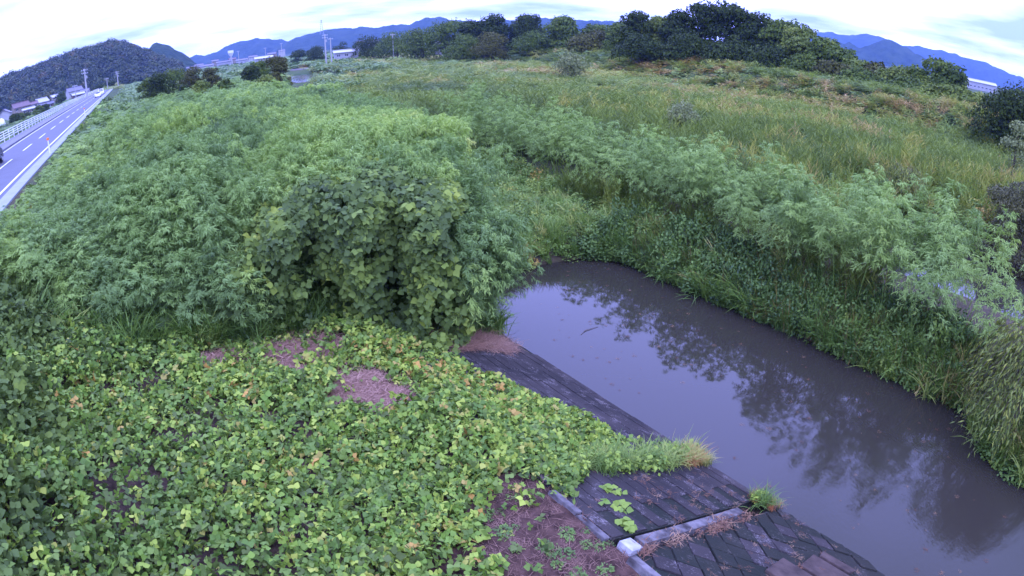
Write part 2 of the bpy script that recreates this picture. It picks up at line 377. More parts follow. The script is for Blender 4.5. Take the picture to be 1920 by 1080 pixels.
def tuft(seed, n=26, H=1.0, spread=.16, w=.016, droop=.5, seg=4):
    r = np.random.default_rng(seed); V_, F_ = [], []; o = 0
    for k in range(n):
        a = r.uniform(0, 2*math.pi); h = H*r.uniform(.55, 1.05); b0 = np.array([r.normal(0, spread), r.normal(0, spread), 0])
        lean = r.uniform(.05, .35)*h; dr = droop*r.uniform(.2, 1.2)*h; d = np.array([math.cos(a), math.sin(a), 0]); sd_ = np.array([-math.sin(a), math.cos(a), 0])
        ww = w*r.uniform(.7, 1.3); pts = []
        for j in range(seg+1):
            u = j/seg; p = b0+d*(lean*u+dr*u*u)+np.array([0, 0, h*(u-.42*droop*u**3)])
            q = ww*(1-u**2.2)+.0005
            pts += [p-sd_*q, p+sd_*q]
        V_ += pts
        for j in range(seg):
            i = o+2*j; F_ += [(i, i+1, i+3), (i, i+3, i+2)]
        o += 2*(seg+1)
    return np.array(V_), np.array(F_)
def reed(seed, H=2.0, stems=7, plume=False):
    r = np.random.default_rng(seed); P, RX, RY, RZ, S = [], [], [], [], []; mb = MB()
    for k in range(stems):
        b = np.array([r.normal(0, .22), r.normal(0, .22), 0]); h = H*r.uniform(.7, 1.05); a0 = r.uniform(0, 6.28); ln = r.uniform(0, .18)*h
        top = b+np.array([math.cos(a0)*ln, math.sin(a0)*ln, h])
        mb.tube([b, (b+top)/2, top], [.010, .009, .004], 3, False)
        nl = 9
        for j in range(nl):
            u = .25+.75*(j+.5)/nl; a = r.uniform(0, 6.28); P.append(b+(top-b)*u); RZ.append(a); RX.append(R(r.uniform(35, 75) if u > .5 else r.uniform(10, 60))); RY.append(R(r.uniform(-30, 30)))
            l = r.uniform(.35, .6)*H/2; S.append((.045, l, l))
    v, f = bake(*NARROW, np.array(P), np.array(RX), np.array(RY), np.array(RZ), np.array(S))
    cv = np.array(mb.v); cf = np.array([(a_, b, c) for (a_, b, c, d_) in mb.f]+[(a_, c, d_) for (a_, b, c, d_) in mb.f])
    return np.vstack([v, cv]), np.vstack([f, cf+len(v)])
def herb(seed, H=.7, n=70, spread=.28, lw=.06, ll=.10):
    r = np.random.default_rng(seed); q = r.random(n); a = r.uniform(0, 6.28, n); rad = spread*np.sqrt(r.random(n))*(1.1-.5*q)
    P = np.stack([np.cos(a)*rad, np.sin(a)*rad, H*q**.8], 1)
    l = r.uniform(.7, 1.3, n)
    return bake(*OVAL, P, np.radians(r.uniform(-60, 25, n)), np.radians(r.uniform(-30, 30, n)), a-math.pi/2+r.normal(0, .8, n), np.stack([lw*l, ll*l, ll*l], 1))
def clump(seed, n=170, leaf=.30, rad=1.0, flat=.75):
    r = np.random.default_rng(seed); d = r.normal(0, 1, (n, 3)); d[:, 2] = np.abs(d[:, 2])*1.0-.15; d /= np.linalg.norm(d, axis=1)[:, None]
    k = rad*(r.uniform(.72, 1.05, n))*(.86+.22*np.sin(d[:,0]*4+seed)*np.cos(d[:,1]*4.5+seed*2)); P = d*k[:, None]*[1, 1, flat]
    az = np.arctan2(d[:, 1], d[:, 0]); l = leaf*r.uniform(.6, 1.2, n)
    return bake(*OVAL, P, np.radians(r.uniform(-80, 10, n))*(.3+.7*(1-np.clip(d[:,2],0,1))), np.radians(r.uniform(-30, 30, n)), az-math.pi/2+r.normal(0, .5, n), np.stack([l*.8, l, l], 1))

KZ = [src('kudzu_source', *trifoliate(random), KUDZU) for _ in range(5)]
KD = [src('kudzu_drape_source', *trifoliate(random), KUDZUD) for _ in range(5)]
BB = [src('bamboo_source', *bamboo_plume(k), BAMBOO) for k in range(5)]
GR = [src('grass_source', *tuft(k, 30, .8, .10, .011, .6), GRASS) for k in range(4)]
RD = [src('reed_source', *reed(k), REED) for k in range(4)]
DD = [src('dead_source', *tuft(k+9, 16, 1.2, .18, .010, .15), DEAD) for k in range(2)]
HB = [src('herb_source', *herb(k), HERB) for k in range(4)]
FC = [src('forest_source', *clump(k, 420, .24, 1.0, 1.0), FOREST) for k in range(4)]
ST = [src('straw_source', *tuft(k+30, 16, .15, .09, .0035, 1.2, 3), STRAW) for k in range(3)]
RUST = leafmat('rusty_straw', [(0, (.05, .026, .014)), (.5, (.09, .045, .025)), (1, (.17, .12, .08))], trans=.1, patch=0)
RS = [src('rust_source', *tuft(k+60, 14, .16, .07, .005, 1.0, 3), RUST) for k in range(2)]
for o_ in ST+RS:      # straw lies flat
    co = np.empty(len(o_.data.vertices)*3, np.float32); o_.data.vertices.foreach_get('co', co); co = co.reshape(-1, 3); co[:, 2] *= .16; co[:, :2] *= 1.4; o_.data.vertices.foreach_set('co', co.ravel())

_groups = {}
def scatter_group(key, sources):
    if key in _groups: return _groups[key]
    g = bpy.data.node_groups.new('scatter_'+key, 'GeometryNodeTree')
    g.interface.new_socket('Geometry', in_out='INPUT', socket_type='NodeSocketGeometry')
    g.interface.new_socket('Geometry', in_out='OUTPUT', socket_type='NodeSocketGeometry')
    n = g.nodes; l = g.links
    gi = n.new('NodeGroupInput'); go = n.new('NodeGroupOutput')
    mp = n.new('GeometryNodeMeshToPoints'); l.new(gi.outputs[0], mp.inputs['Mesh'])
    j = n.new('GeometryNodeJoinGeometry')
    for s_ in reversed(sources):
        oi = n.new('GeometryNodeObjectInfo'); oi.inputs['Object'].default_value = s_; oi.inputs['As Instance'].default_value = False
        gti = n.new('GeometryNodeGeometryToInstance'); l.new(oi.outputs['Geometry'], gti.inputs[0]); l.new(gti.outputs[0], j.inputs[0])
    io = n.new('GeometryNodeInstanceOnPoints'); l.new(mp.outputs[0], io.inputs['Points']); l.new(j.outputs[0], io.inputs['Instance'])
    io.inputs['Pick Instance'].default_value = True
    def attr(nm, ty):
        a = n.new('GeometryNodeInputNamedAttribute'); a.data_type = ty; a.inputs['Name'].default_value = nm
        return a.outputs[0]
    l.new(attr('pick', 'INT'), io.inputs['Instance Index'])
    e = n.new('FunctionNodeEulerToRotation'); l.new(attr('rot', 'FLOAT_VECTOR'), e.inputs[0]); l.new(e.outputs[0], io.inputs['Rotation'])
    l.new(attr('scl', 'FLOAT_VECTOR'), io.inputs['Scale'])
    l.new(io.outputs[0], go.inputs[0])
    _groups[key] = g; return g
def scatter(name, key, sources, pos, rot, scl, tint, label, cat, kind='stuff', parent=None):
    pos = np.asarray(pos, np.float32); k = len(pos)
    me = bpy.data.meshes.new(name); me.vertices.add(k); me.vertices.foreach_set('co', pos.ravel())
    scl = np.asarray(scl, np.float32)
    if scl.ndim == 1: scl = np.repeat(scl[:, None], 3, 1)
    for nm, ty, dat, fld in (('rot', 'FLOAT_VECTOR', rot, 'vector'), ('scl', 'FLOAT_VECTOR', scl, 'vector'), ('tint', 'FLOAT', tint, 'value'),
                             ('pick', 'INT', rng.integers(0, len(sources), k), 'value')):
        a = me.attributes.new(nm, ty, 'POINT'); a.data.foreach_set(fld, np.asarray(dat, np.int32 if ty == 'INT' else np.float32).ravel())
    me.materials.append(sources[0].data.materials[0])
    o = link(name, me, parent); tag(o, label, cat, kind=kind)
    md = o.modifiers.new('scatter', 'NODES'); md.node_group = scatter_group(key, sources)
    return o
def upright(n, tilt=12):
    return np.stack([np.radians(rng.normal(0, tilt, n)), np.radians(rng.normal(0, tilt, n)), rng.uniform(0, 6.28, n)], 1)
def flatrot(n, tilt=28):
    return np.stack([np.radians(rng.normal(-8, tilt, n)), np.radians(rng.normal(0, tilt, n)), rng.uniform(0, 6.28, n)], 1)
def polar(n, a0, a1, d0, d1):
    az = rng.uniform(a0, a1, n); d = np.exp(rng.uniform(math.log(d0), math.log(d1), n))
    x = d*np.sin(np.radians(az)); y = d*np.cos(np.radians(az)); s, t = st(x, y)
    return x, y, s, t, az, d
def inpoly(s, t, poly):
    c = np.zeros(len(s), bool); j = len(poly)-1
    for i in range(len(poly)):
        a, b = poly[i]; e, f = poly[j]
        k = ((b > t) != (f > t)) & (s < (e-a)*(t-b)/((f-b)+1e-12)+a); c ^= k; j = i
    return c

# ================================================================== SETTING
# terrain sheet
def lines(near, step, far, grow=1.22):
    a = list(np.arange(near[0], near[1], step)); x = near[1]; d = step
    while x < far: a.append(x); d *= grow; x += d
    b = []; x = near[0]-step; d = step
    while x > -far: b.append(x); d *= grow; x -= d
    return np.array(sorted(b)+a)
sl = lines((-20, 36), .4, 4200); tl = lines((-6, 34), .4, 4200)
extra = np.arange(36, 230, 3.0); sl = np.unique(np.concatenate([sl[sl < 36], extra, sl[sl > 232]]))
SS, TT = np.meshgrid(sl, tl, indexing='ij'); ZZ = ground(SS, TT)
XX, YY = xy(SS, TT); ns_, nt_ = SS.shape
idx = np.arange(ns_*nt_).reshape(ns_, nt_)
q = np.stack([idx[:-1, :-1], idx[1:, :-1], idx[1:, 1:], idx[:-1, 1:]], -1).reshape(-1, 4)
tag(link('ground', mesh_np('ground', np.stack([XX, YY, ZZ], -1).reshape(-1, 3), q, 4, GROUND, True)), 'grassy river land with earth banks, levees and fields', kind='structure')

def sheet(name, pts_st, z, material, label, kind='structure', sub=1):
    mb = MB(); vs = []
    for s, t in pts_st: x, y = xy(s, t); vs.append((x, y, z))
    mb.add(vs, [tuple(range(len(vs)))]); o = link(name, mb.mesh(name, material)); tag(o, label, kind=kind); return o
sheet('river_water', [(6.0, -60), (60, -60), (60, 12), (22, 12), (17.6, 17.5), (6.0, 17.5)], ZW, WATER, 'muddy brown river water reflecting the pale sky')
sheet('pond_water', [(PS-14, PT-45), (PS+14, PT-45), (PS+14, PT+45), (PS-14, PT+45)], -4.05, WATERF, 'bright bend of the river far beyond the thicket')

# road
def strip(name, s0, s1, t0, t1, z0, z1, material, step=12, parent=None):
    ts = np.arange(t0, t1+.01, step); mb = MB(); vs = []; n = len(ts)
    for t in ts:
        for s, z in ((s0, z0), (s0, z1), (s1, z1), (s1, z0)):
            x, y = xy(s+float(roff(t)), t); vs.append((x, y, z))
    fs = []
    for i in range(n-1):
        a = 4*i; b = a+4
        fs += [(a+1, a+2, b+2, b+1), (a, a+1, b+1, b), (a+2, a+3, b+3, b+2)]
    fs += [(0, 3, 2, 1), (4*n-4, 4*n-3, 4*n-2, 4*n-1)]
    mb.add(vs, fs); return link(name, mb.mesh(name, material), parent)
T0, T1 = -20, 640
tag(strip('road', -12.1, -6.45, T0, T1, -.3, 0.0, ASPH), 'two lane asphalt road along the levee', kind='structure')
tag(strip('road_shoulder', -6.45, -5.75, T0, T1, -.3, .03, GUTTER), 'pale concrete shoulder at the road edge', kind='structure')
tag(strip('kerb', -12.32, -12.1, T0, T1, -.3, .14, KERB), 'dark kerb between road and footway', kind='structure')
tag(strip('pavement', -14.3, -12.32, T0, T1, -.3, .11, SIDEW), 'footway behind the kerb', kind='structure')
tag(strip('edge_line', -6.95, -6.80, T0, T1, .0, .005, PAINT), 'solid white line along the near edge of the road', kind='structure')
tag(strip('edge_line', -11.85, -11.72, T0, T1, .0, .005, PAINT), 'solid white line along the far edge of the road', kind='structure')
mb = MB()
for t in np.arange(-10, 400, 10.0):
    vs = []
    for s, tt in ((-9.43, t), (-9.28, t), (-9.28, t+5), (-9.43, t+5)):
        x, y = xy(s+float(roff(tt)), tt); vs.append((x, y, .006))
    mb.add(vs, [(0, 1, 2, 3)])
tag(link('centre_line', mb.mesh('centre_line', PAINT)), 'dashed white centre line of the road', kind='structure')

# hills: closed ridges with real depth
def ridge(name, prof, d0, d1, material, label, rough=.12, seed=0, na=150, nr=26, base=-4, bump=1.0, kind='structure'):
    az = np.linspace(prof[0][0], prof[-1][0], na); el = np.interp(az, [p[0] for p in prof], [p[1] for p in prof])
    dm = (d0+d1)/2; rows = np.linspace(0, 1, nr); A, Q = np.meshgrid(az, rows, indexing='ij'); EL = np.repeat(el[:, None], nr, 1)
    D = d0+(d1-d0)*Q
    crest = (ztop_np(EL, dm)-base)
    sh = np.sin(np.pi*np.clip(Q, 0, 1))**.8
    x = D*np.sin(np.radians(A)); y = D*np.cos(np.radians(A))
    k = dm/1000
    nzv = fbm((x+seed*77)/(70*k+18), (y+seed*31)/(70*k+18), 4)-.5
    n2 = vnoise((x+seed)/(9*k+3), (y)/(9*k+3))-.5
    z = base+crest*sh*(1+rough*2*nzv*(sh < .97))+bump*n2*(9*k+2)*np.clip(sh*2, 0, 1)
    idx = np.arange(na*nr).reshape(na, nr)
    q = np.stack([idx[:-1, :-1], idx[1:, :-1], idx[1:, 1:], idx[:-1, 1:]], -1).reshape(-1, 4)
    o = link(name, mesh_np(name, np.stack([x, y, z], -1).reshape(-1, 3), q, 4, material, True)); tag(o, label, kind=kind)
    return lambda aa, qq: (base+(ztop_np(np.interp(aa, [p[0] for p in prof], [p[1] for p in prof]), dm)-base)*np.sin(np.pi*np.clip(qq, 0, 1))**.8)
def ztop_np(el, d): return CAMZ+d*np.tan(np.radians(el))
def hillmat(name, a, b, c, sc):
    def f(t_):
        n1 = noise(t_, sc, 6, .65); col = ramp(t_, n1, [(.35, a), (.5, b), (.68, c)])
        p = node(t_, 'ShaderNodeBsdfPrincipled'); p.inputs['Roughness'].default_value = .95; p.inputs['Specular IOR Level'].default_value = .05
        t_.links.new(col, p.inputs['Base Color']); bumped(t_, noise(t_, sc*2.5, 5, .7), 1.0, 2.0/sc*.15, p.inputs['Normal']); out(t_, p.outputs[0])
    return mat(name, f)
HN = hillmat('near_hill', (.012, .026, .012), (.025, .046, .018), (.05, .07, .025), .10)
HF = hillmat('far_hill', (.016, .034, .018), (.028, .052, .024), (.045, .07, .03), .03)
profA = [(-64, .9), (-56, 1.3), (-52, 1.6), (-47, 1.95), (-44, 2.25), (-42, 2.55), (-40, 2.75), (-38.4, 2.95), (-37, 2.95), (-36, 2.9), (-34.6, 2.4), (-33.5, 1.7), (-32.5, 1.2), (-31.6, .7), (-30.6, .1), (-29.8, -.5)]
hA = ridge('wooded_hill', profA, 470, 760, HN, 'wooded hill behind the village beside the road', .05, 1, 170, 30, -3, .6)
ridge('wooded_hill', [(-37.5, .6), (-36, 1.4), (-35, 1.9), (-34, 2.2), (-33.2, 2.15), (-32.3, 2.45), (-31.6, 2.2), (-30.8, 1.7), (-30.0, 1.1), (-29.2, .4), (-28.4, -.3)], 780, 1150, HN, 'darker blue wooded hill just past the end of the road', .05, 2, 120, 24, -3, .8)
ridge('mountain', [(-31, .3), (-29.6, .7), (-28.8, .9), (-28, .6), (-27, .9), (-26, 1.2), (-25.2, 1.5), (-24, 1.55), (-23, 1.6), (-22, 1.5), (-21, 1.2), (-20, 1.0), (-18, .2)], 2300, 2800, HF, 'low blue ridge above the distant town', .03, 3, 150, 20, -3, .6)
ridge('mountain', [(-22.4, .0), (-21.6, .4), (-20.6, .8), (-19.5, 1.25), (-17, 1.6), (-14.5, 1.65), (-12, 1.5), (-10.5, 1.65), (-9, 1.65), (-7.6, 2.1), (-6.2, 2.15), (-5, 1.75), (-3, 1.6), (0, 1.6), (3, 1.8), (7, 1.6), (11, 1.5), (15, .9), (18, .0)], 1900, 2500, HF, 'long blue ridge behind the far levee', .03, 4, 260, 22, -3, .6)
ridge('mountain', [(24, 1.2), (28, 1.9), (30, 2.1), (31.5, 2.0), (33, 2.35), (35, 2.2), (36.4, 1.8), (38, 1.95), (40, 1.95), (42, 1.8), (44, 1.7), (46, 1.3), (48, .95), (52, .6), (58, .2)], 3300, 4000, HF, 'highest and palest blue mountain ridge', .02, 5, 200, 20, -3, .5)
ridge('mountain', [(28, .2), (30, 1.1), (31.5, 1.3), (32.5, 1.0), (33.6, 1.4), (34.6, 1.95), (35.4, 2.05), (36.4, 1.75), (37.6, 1.35), (39, .8), (41, .2)], 1700, 2100, HF, 'darker peaked hill in front of the pale ridge', .03, 6, 120, 20, -3, .7)

# forest on the nearest hill
n = 3200
az = rng.uniform(-60, -30.4, n); qq = rng.random(n)**1.1*.56
el = hA(az, qq); dd = 470+290*qq
x = dd*np.sin(np.radians(az)); y = dd*np.cos(np.radians(az))
sc_ = rng.uniform(3.0, 5.2, n)*np.where(rng.random(n) < .07, 1.2, 1)
scatter('hillside_forest', 'forest', FC, np.stack([x, y, el+rng.uniform(-1.2, .4, n)], 1), upright(n, 6), np.stack([sc_, sc_, sc_*rng.uniform(.9, 1.7, n)], 1),
        np.clip(rng.normal(.45, .25, n), 0, 1), 'dense mixed forest covering the hill behind the village', 'forest')

# haze
mh = bpy.data.materials.new('haze'); mh.use_nodes = True
for n_ in list(mh.node_tree.nodes): mh.node_tree.nodes.remove(n_)
pv = node(mh.node_tree, 'ShaderNodeVolumePrincipled'); pv.inputs['Color'].default_value = (.30, .47, 1.0, 1); pv.inputs['Density'].default_value = .00013
ov = node(mh.node_tree, 'ShaderNodeOutputMaterial'); mh.node_tree.links.new(pv.outputs[0], ov.inputs['Volume'])
hz = link('haze', MB().box(-4600, 4600, -4600, 4600, -6.6, 130).mesh('haze', mh)); tag(hz, 'pale blue haze in the air over the whole valley', kind='stuff')

exec_parts = True
# ================================================================== REVETMENT
def slope_z(s): return -2.4-(s-4.2)*.452
SLA = math.atan(.452)
def slope_M(s, t, lift=0.0, yaw=0.0):
    x, y = xy(s, t); z = slope_z(s)
    ex = Vector((V[0], V[1], 0)); ey = Vector((NN[0]*math.cos(SLA), NN[1]*math.cos(SLA), -math.sin(SLA))); ez = ex.cross(ey)
    if ez.z < 0: ez = -ez
    M_ = Matrix.Identity(4)
    ey2 = ez.cross(ex)
    for i in range(3): M_[i][0] = ex[i]; M_[i][1] = ey2[i]; M_[i][2] = ez[i]
    M_[0][3] = x+ez.x*lift; M_[1][3] = y+ez.y*lift; M_[2][3] = z+ez.z*lift
    return M_ @ Matrix.Rotation(yaw, 4, 'Z')
def slab_mesh(name, poly, h, bev, material):
    n = len(poly); c = (sum(p[0] for p in poly)/n, sum(p[1] for p in poly)/n)
    inn = [(c[0]+(p[0]-c[0])*(1-bev/max(.01, math.hypot(p[0]-c[0], p[1]-c[1]))), c[1]+(p[1]-c[1])*(1-bev/max(.01, math.hypot(p[0]-c[0], p[1]-c[1])))) for p in poly]
    vs = [(p[0], p[1], -.1) for p in poly]+[(p[0], p[1], h-bev*.6) for p in poly]+[(p[0], p[1], h) for p in inn]
    fs = [tuple(range(2*n, 3*n))]+[(i, (i+1) % n, n+(i+1) % n, n+i) for i in range(n)]+[(n+i, n+(i+1) % n, 2*n+(i+1) % n, 2*n+i) for i in range(n)]
    return MB().add(vs, fs).mesh(name, material)
cs_ = math.cos(SLA)
LS = (8.75-4.2)/cs_       # slope length
def place(name, me, M_, parent, kind=None):
    o = bpy.data.objects.new(name, me); COL.objects.link(o); o.parent = parent; o.matrix_local = M_
    return o
rev1 = thing('plank_revetment', 'concrete bank slope of long narrow blocks running along the water, upstream of the pale beam', 'revetment')
bl = [slab_mesh('block', [(-.594+d*.2, -.128), (.594, -.128+d*.3), (.594-d*.2, .128), (-.594, .128)], .014+.004*k, .010, CONC) for k, d in enumerate((0, .006, -.006))]
mbb = MB(); mbb.box(3.62, 11.6, 0, LS, -.25, -.03, None)
def baseslab(t0, t1, l0, l1, material, parent):
    M0 = slope_M(4.2, 0); b_ = MB(); b_.box(t0, t1, l0, l1, -.3, -.004, M0); return link('base', b_.mesh('base', material), parent)
ey_sign = 1
_M = slope_M(4.2, 0)
if (_M @ Vector((0, 1, 0))-_M @ Vector((0, 0, 0))).dot(Vector((NN[0], NN[1], 0))) < 0: ey_sign = -1
def lsp(l): return l*ey_sign
def bs(t0, t1, l0, l1, material, parent):
    a, b = sorted((lsp(l0), lsp(l1))); return baseslab(t0, t1, a, b, material, parent)
bs(3.74, 11.7, 0.02, LS, CONCD, rev1)
rows = int(LS/.275)
for k in range(rows):
    l = .14+k*.275+.0
    for j in range(7):
        t = 4.36+j*1.19+(.0 if k % 2 == 0 else -.0)+((.595) if k % 2 else 0)
        if t+.585 > 11.7: continue
        M_ = slope_M(4.2, 0) @ Matrix.Translation((t, lsp(l), random.uniform(-.004, .004))) @ Matrix.Rotation(random.uniform(-.012, .012), 4, 'X') @ Matrix.Rotation(random.uniform(-.006, .006), 4, 'Z')
        place('block', random.choice(bl), M_, rev1)
rev2 = thing('diamond_revetment', 'dark mossy bank slope of diamond shaped blocks downstream of the pale beam', 'revetment')
bs(.75, 3.36, 0.02, LS, CONCD, rev2)
dm_ = .25
dsh = [slab_mesh('block', [(-dm_*1.12+e, 0), (0, -dm_*.86), (dm_*1.12, e), (e, dm_*.86)], .018+.006*k, .012, CONCD if k != 1 else CONC) for k, e in enumerate((0, .008, -.008))]
for i in range(-1, 13):
    for j in range(0, 26):
        t = .95+i*dm_*1.18; l = .12+j*dm_*.92
        if (i+j) % 2: continue
        if t < .98 or t > 3.15 or l < .2 or l > LS-.22: continue
        if l > 1.9 and l < 3.95 and t < 2.35: continue
        M_ = slope_M(4.2, 0) @ Matrix.Translation((t, lsp(l), random.uniform(-.01, .012))) @ Matrix.Rotation(random.uniform(-.012, .012), 4, 'X') @ Matrix.Rotation(random.uniform(-.012, .012), 4, 'Y')
        place('block', random.choice(dsh), M_, rev2)
for (t0, t1, l0, l1, mm) in ((1.30, 2.25, 1.95, 2.72, CONCB), (1.05, 2.0, 2.80, 3.55, CONCB), (.80, 1.22, 1.95, 2.74, CONC), (1.25, 1.95, 3.62, 3.92, CONCB)):
    a, b = sorted((lsp(l0), lsp(l1)))
    sh_ = slab_mesh('slab', [(t0, a), (t1, a+.05), (t1-.04, b), (t0+.05, b-.03)], .05, .02, mm); place('slab', sh_, slope_M(4.2, 0), rev2)
# beam down the slope, kerb stones along the top
bm_ = thing('concrete_beam', 'pale concrete beam running down the bank between the two block slopes', 'beam')
a, b = sorted((lsp(.32), lsp(3.35)))
link('beam', MB().box(3.44, 3.62, a, b, -.25, .075, slope_M(4.2, 0)).mesh('beam', CONCL), bm_)
cap = slab_mesh('cap_stone', [(-.12, -.13), (.13, -.12), (.12, .12), (-.13, .12)], .085, .03, CAPW); place('cap_stone', cap, slope_M(4.2, 0) @ Matrix.Translation((3.5, lsp(.10), 0)), bm_)
tk = thing('kerb_stones', 'row of pale kerb stones along the top edge of the bank', 'kerb')
km = slab_mesh('stone', [(-.29, -.06), (.29, -.06), (.29, .06), (-.29, .06)], .06, .015, CONCL)
for t in list(np.arange(3.02, .3, -.6))+list(np.arange(4.05, 4.9, .6)):
    place('stone', km, slope_M(4.2, 0) @ Matrix.Translation((float(t), lsp(-.10), random.uniform(-.03, .01))) @ Matrix.Rotation(random.uniform(-.04, .04), 4, 'Z'), tk)
bd = thing('bottom_beam', 'long footing beam at the waterline below the block slopes', 'beam')
a, b = sorted((lsp(LS-.02), lsp(LS+.16)))
link('beam', MB().box(.72, 11.6, a, b, -.5, .03, slope_M(4.2, 0)).mesh('beam', CONCD), bd)

# bare earth patch and straw mats
soilp = [(4.1, 5.6), (3.2, 5.3), (2.6, 4.6), (2.2, 3.4), (2.2, 1.5), (4.1, 1.5)]
strawp = [[(1.6, 11.9), (3.2, 12.2), (3.3, 10.6), (2.2, 10.0), (1.5, 10.6)], [(2.5, 9.9), (3.4, 9.6), (3.6, 8.3), (3.0, 8.0), (2.4, 8.8)], [(.2, 11.8), (1.3, 11.9), (1.2, 11.0), (.3, 11.0)], [(4.6, 11.6), (7.6, 12.0), (8.0, 10.9), (6.3, 10.5), (5.2, 10.7)]]

# ================================================================== VEGETATION (uncountable)
def azd_np(az, d): return d*np.sin(np.radians(az)), d*np.cos(np.radians(az))
def gz(x, y):
    s, t = st(x, y); return ground(s, t)
in_view = lambda az: np.ones(len(az), bool)
def chan(s, t):      # True on open water
    w = ground(s, t) < ZW+.05
    return w
_cj = rng.random((256, 256, 3))
def puffs(x, y, cell, seed=0):
    """rounded crowns on a jittered grid: (0..1 height, tint of the crown)"""
    x = np.asarray(x)/cell; y = np.asarray(y)/cell; xi = np.floor(x).astype(int); yi = np.floor(y).astype(int); best = np.full(len(x), -9.); tn = np.zeros(len(x))
    for a in (-1, 0, 1):
        for b in (-1, 0, 1):
            j = _cj[(xi+a+seed) % 256, (yi+b+seed*3) % 256]; dd = (x-(xi+a+j[:, 0]))**2+(y-(yi+b+j[:, 1]))**2
            v = (.55+.45*j[:, 2])*(1-dd*1.15); m_ = v > best; best = np.where(m_, v, best); tn = np.where(m_, j[:, 2], tn)
    return best, tn
# --- kudzu carpet in the foreground
def bare(s, t):
    b = inpoly(s, t, soilp)
    for p in strawp: b |= inpoly(s, t, p)
    return b
def kudzu_edge(t):   # how far down the block slope the vines creep
    return np.interp(t, [2, 3.4, 4.6, 5.2, 5.6, 6.3, 7.2, 8.2, 9.6, 10.8, 12], [2.2, 3.0, 3.6, 4.6, 6.3, 7.2, 6.9, 6.1, 5.7, 5.5, 5.5])
n = 76000
s = rng.uniform(-6, 8, n); t = 1.2+rng.random(n)**1.0*14.8
s2 = s+1.1*(fbm(s*1.7, t*1.7)-.5); t2 = t+1.1*(fbm(s*1.7+9, t*1.7)-.5)
gap = fbm(s*1.3+40, t*1.3, 3)
keep = (s2 < kudzu_edge(t2)) & (s > -5.5) & (~bare(s2, t2) | (rng.random(n) < .22*(fbm(s*1.5, t*1.5+3) > .5)+.04)) & (t < 13.6)
keep &= ~((gap > .60) & (rng.random(n) < .62))
keep &= ~((t < 3.0) & (s > -1))
s, t, gap = s[keep], t[keep], gap[keep]; k = len(s)
def kheight(s, t): return .16+.50*np.clip(fbm(s*.55+3, t*.55, 3)-.35, 0, 1)+1.15*smooth(-.5, -3.5, s)*vnoise(s*.7, t*.7+7)
lay = rng.random(k)**.6
onblk = (s > 4.2)
kh = kheight(s, t)*lay*np.where(onblk, .55, 1)
x, y = xy(s, t); z = np.where(onblk, slope_z(s), ground(s, t))+kh+.03
sc_ = rng.uniform(.38, .86, k)*(1+.35*(rng.random(k) < .06))
tint = np.clip(.50+.6*(fbm(s*.6+5, t*.6+5)-.5)+rng.normal(0, .21, k)+.16*smooth(-4.5, 1, s)-.12, 0, 1)
tint = np.where(rng.random(k) < .012, rng.uniform(.93, 1, k), np.minimum(tint, .93))
scatter('kudzu_carpet', 'kudzu', KZ, np.stack([x, y, z], 1), flatrot(k, 40), sc_, tint, 'carpet of broad three-lobed green leaves over the near bank', 'ground cover')
n = 6500
s = rng.uniform(-5.4, -1.6, n); t = rng.uniform(3.5, 13.5, n); k_ = (s < -2.2+.8*(fbm(s*.8, t*.8)-.5)*2)
s, t = s[k_], t[k_]; k = len(s); x, y = xy(s, t); pf = puffs(s, t, 1.5, 9)[0]
z = ground(s, t)+.15+(.35+1.0*np.clip(pf, 0, 1))*smooth(-1.9, -3.0, s)*rng.uniform(.55, 1.0, k)
scatter('kudzu_bank', 'kudzud', KD, np.stack([x, y, z], 1), flatrot(k, 36), rng.uniform(.6, 1.2, k), np.clip(.40+.5*(fbm(s*.6, t*.6)-.5)+rng.normal(0, .13, k), 0, 1), 'taller blue green heaps of vine on the slope at the left edge', 'ground cover')
# --- coarser kudzu and weeds up the levee slope on the left
n = 26000
x, y, s, t, az, d = polar(n, -62, -2, 9, 150)
top_s = -5.65+roff(t)*1.0
keep = (s > top_s+.25) & (s < 1.2+.01*t) & (t > 12.5) & (rng.random(n) < np.where(s < -1.0, np.where(t > 24, .7, 1), .4))
s, t, d = s[keep], t[keep], d[keep]; x, y = xy(s, t); k = len(s)
hh = (.25+.9*fbm(s*.35, t*.30, 3))*smooth(-5.6, -4.2, s-roff(t))
z = ground(s, t)+.10+hh*rng.random(k)**.5
scatter('kudzu_slope', 'kudzu', KZ, np.stack([x, y, z], 1), flatrot(k, 30), rng.uniform(.9, 1.5, k)*np.clip(d/22, 1, 3.5), np.clip(.36+.7*(fbm(s*.25, t*.25)-.5)+rng.normal(0, .16, k), 0, .97),
        'tangle of vines covering the levee slope beside the road', 'ground cover')
# --- drape over the front of the bamboo: a steep mound
def mound(az, q):
    """q 0..1 up the face, az from the viewpoint the bank bulges towards -> x, y, z"""
    db = np.interp(az, [-32, -28, -21, -14, -6, -3], [13.6, 12.6, 12.9, 12.5, 12.2, 12.8])+.35*np.sin(az*.9)+1.1*(vnoise(az*.35+9, q*2.6)-.5)
    topz = np.interp(az, [-32, -29, -26, -23, -19, -14, -9, -6, -4], [-1.4, -.9, -.35, .1, .45, .55, .40, .2, -.4])+.5*(vnoise(az*.45, az*0+3)-.5)
    d = db+2.3*np.clip(q-.55, 0, 1)*2.0+.5*q-.5*np.sin(np.pi*q)
    x, y = azd_np(az, d); zb = gz(x, y)
    return x, y, zb+(topz-zb)*np.sin(np.clip(q*1.3, 0, 1)*np.pi/2)
def azd_np(az, d): return d*np.sin(np.radians(az)), d*np.cos(np.radians(az))
n = 21000
az = rng.uniform(-30, -4.5, n); q = rng.random(n)
g1 = fbm(az*.5+11, q*6+3, 3)
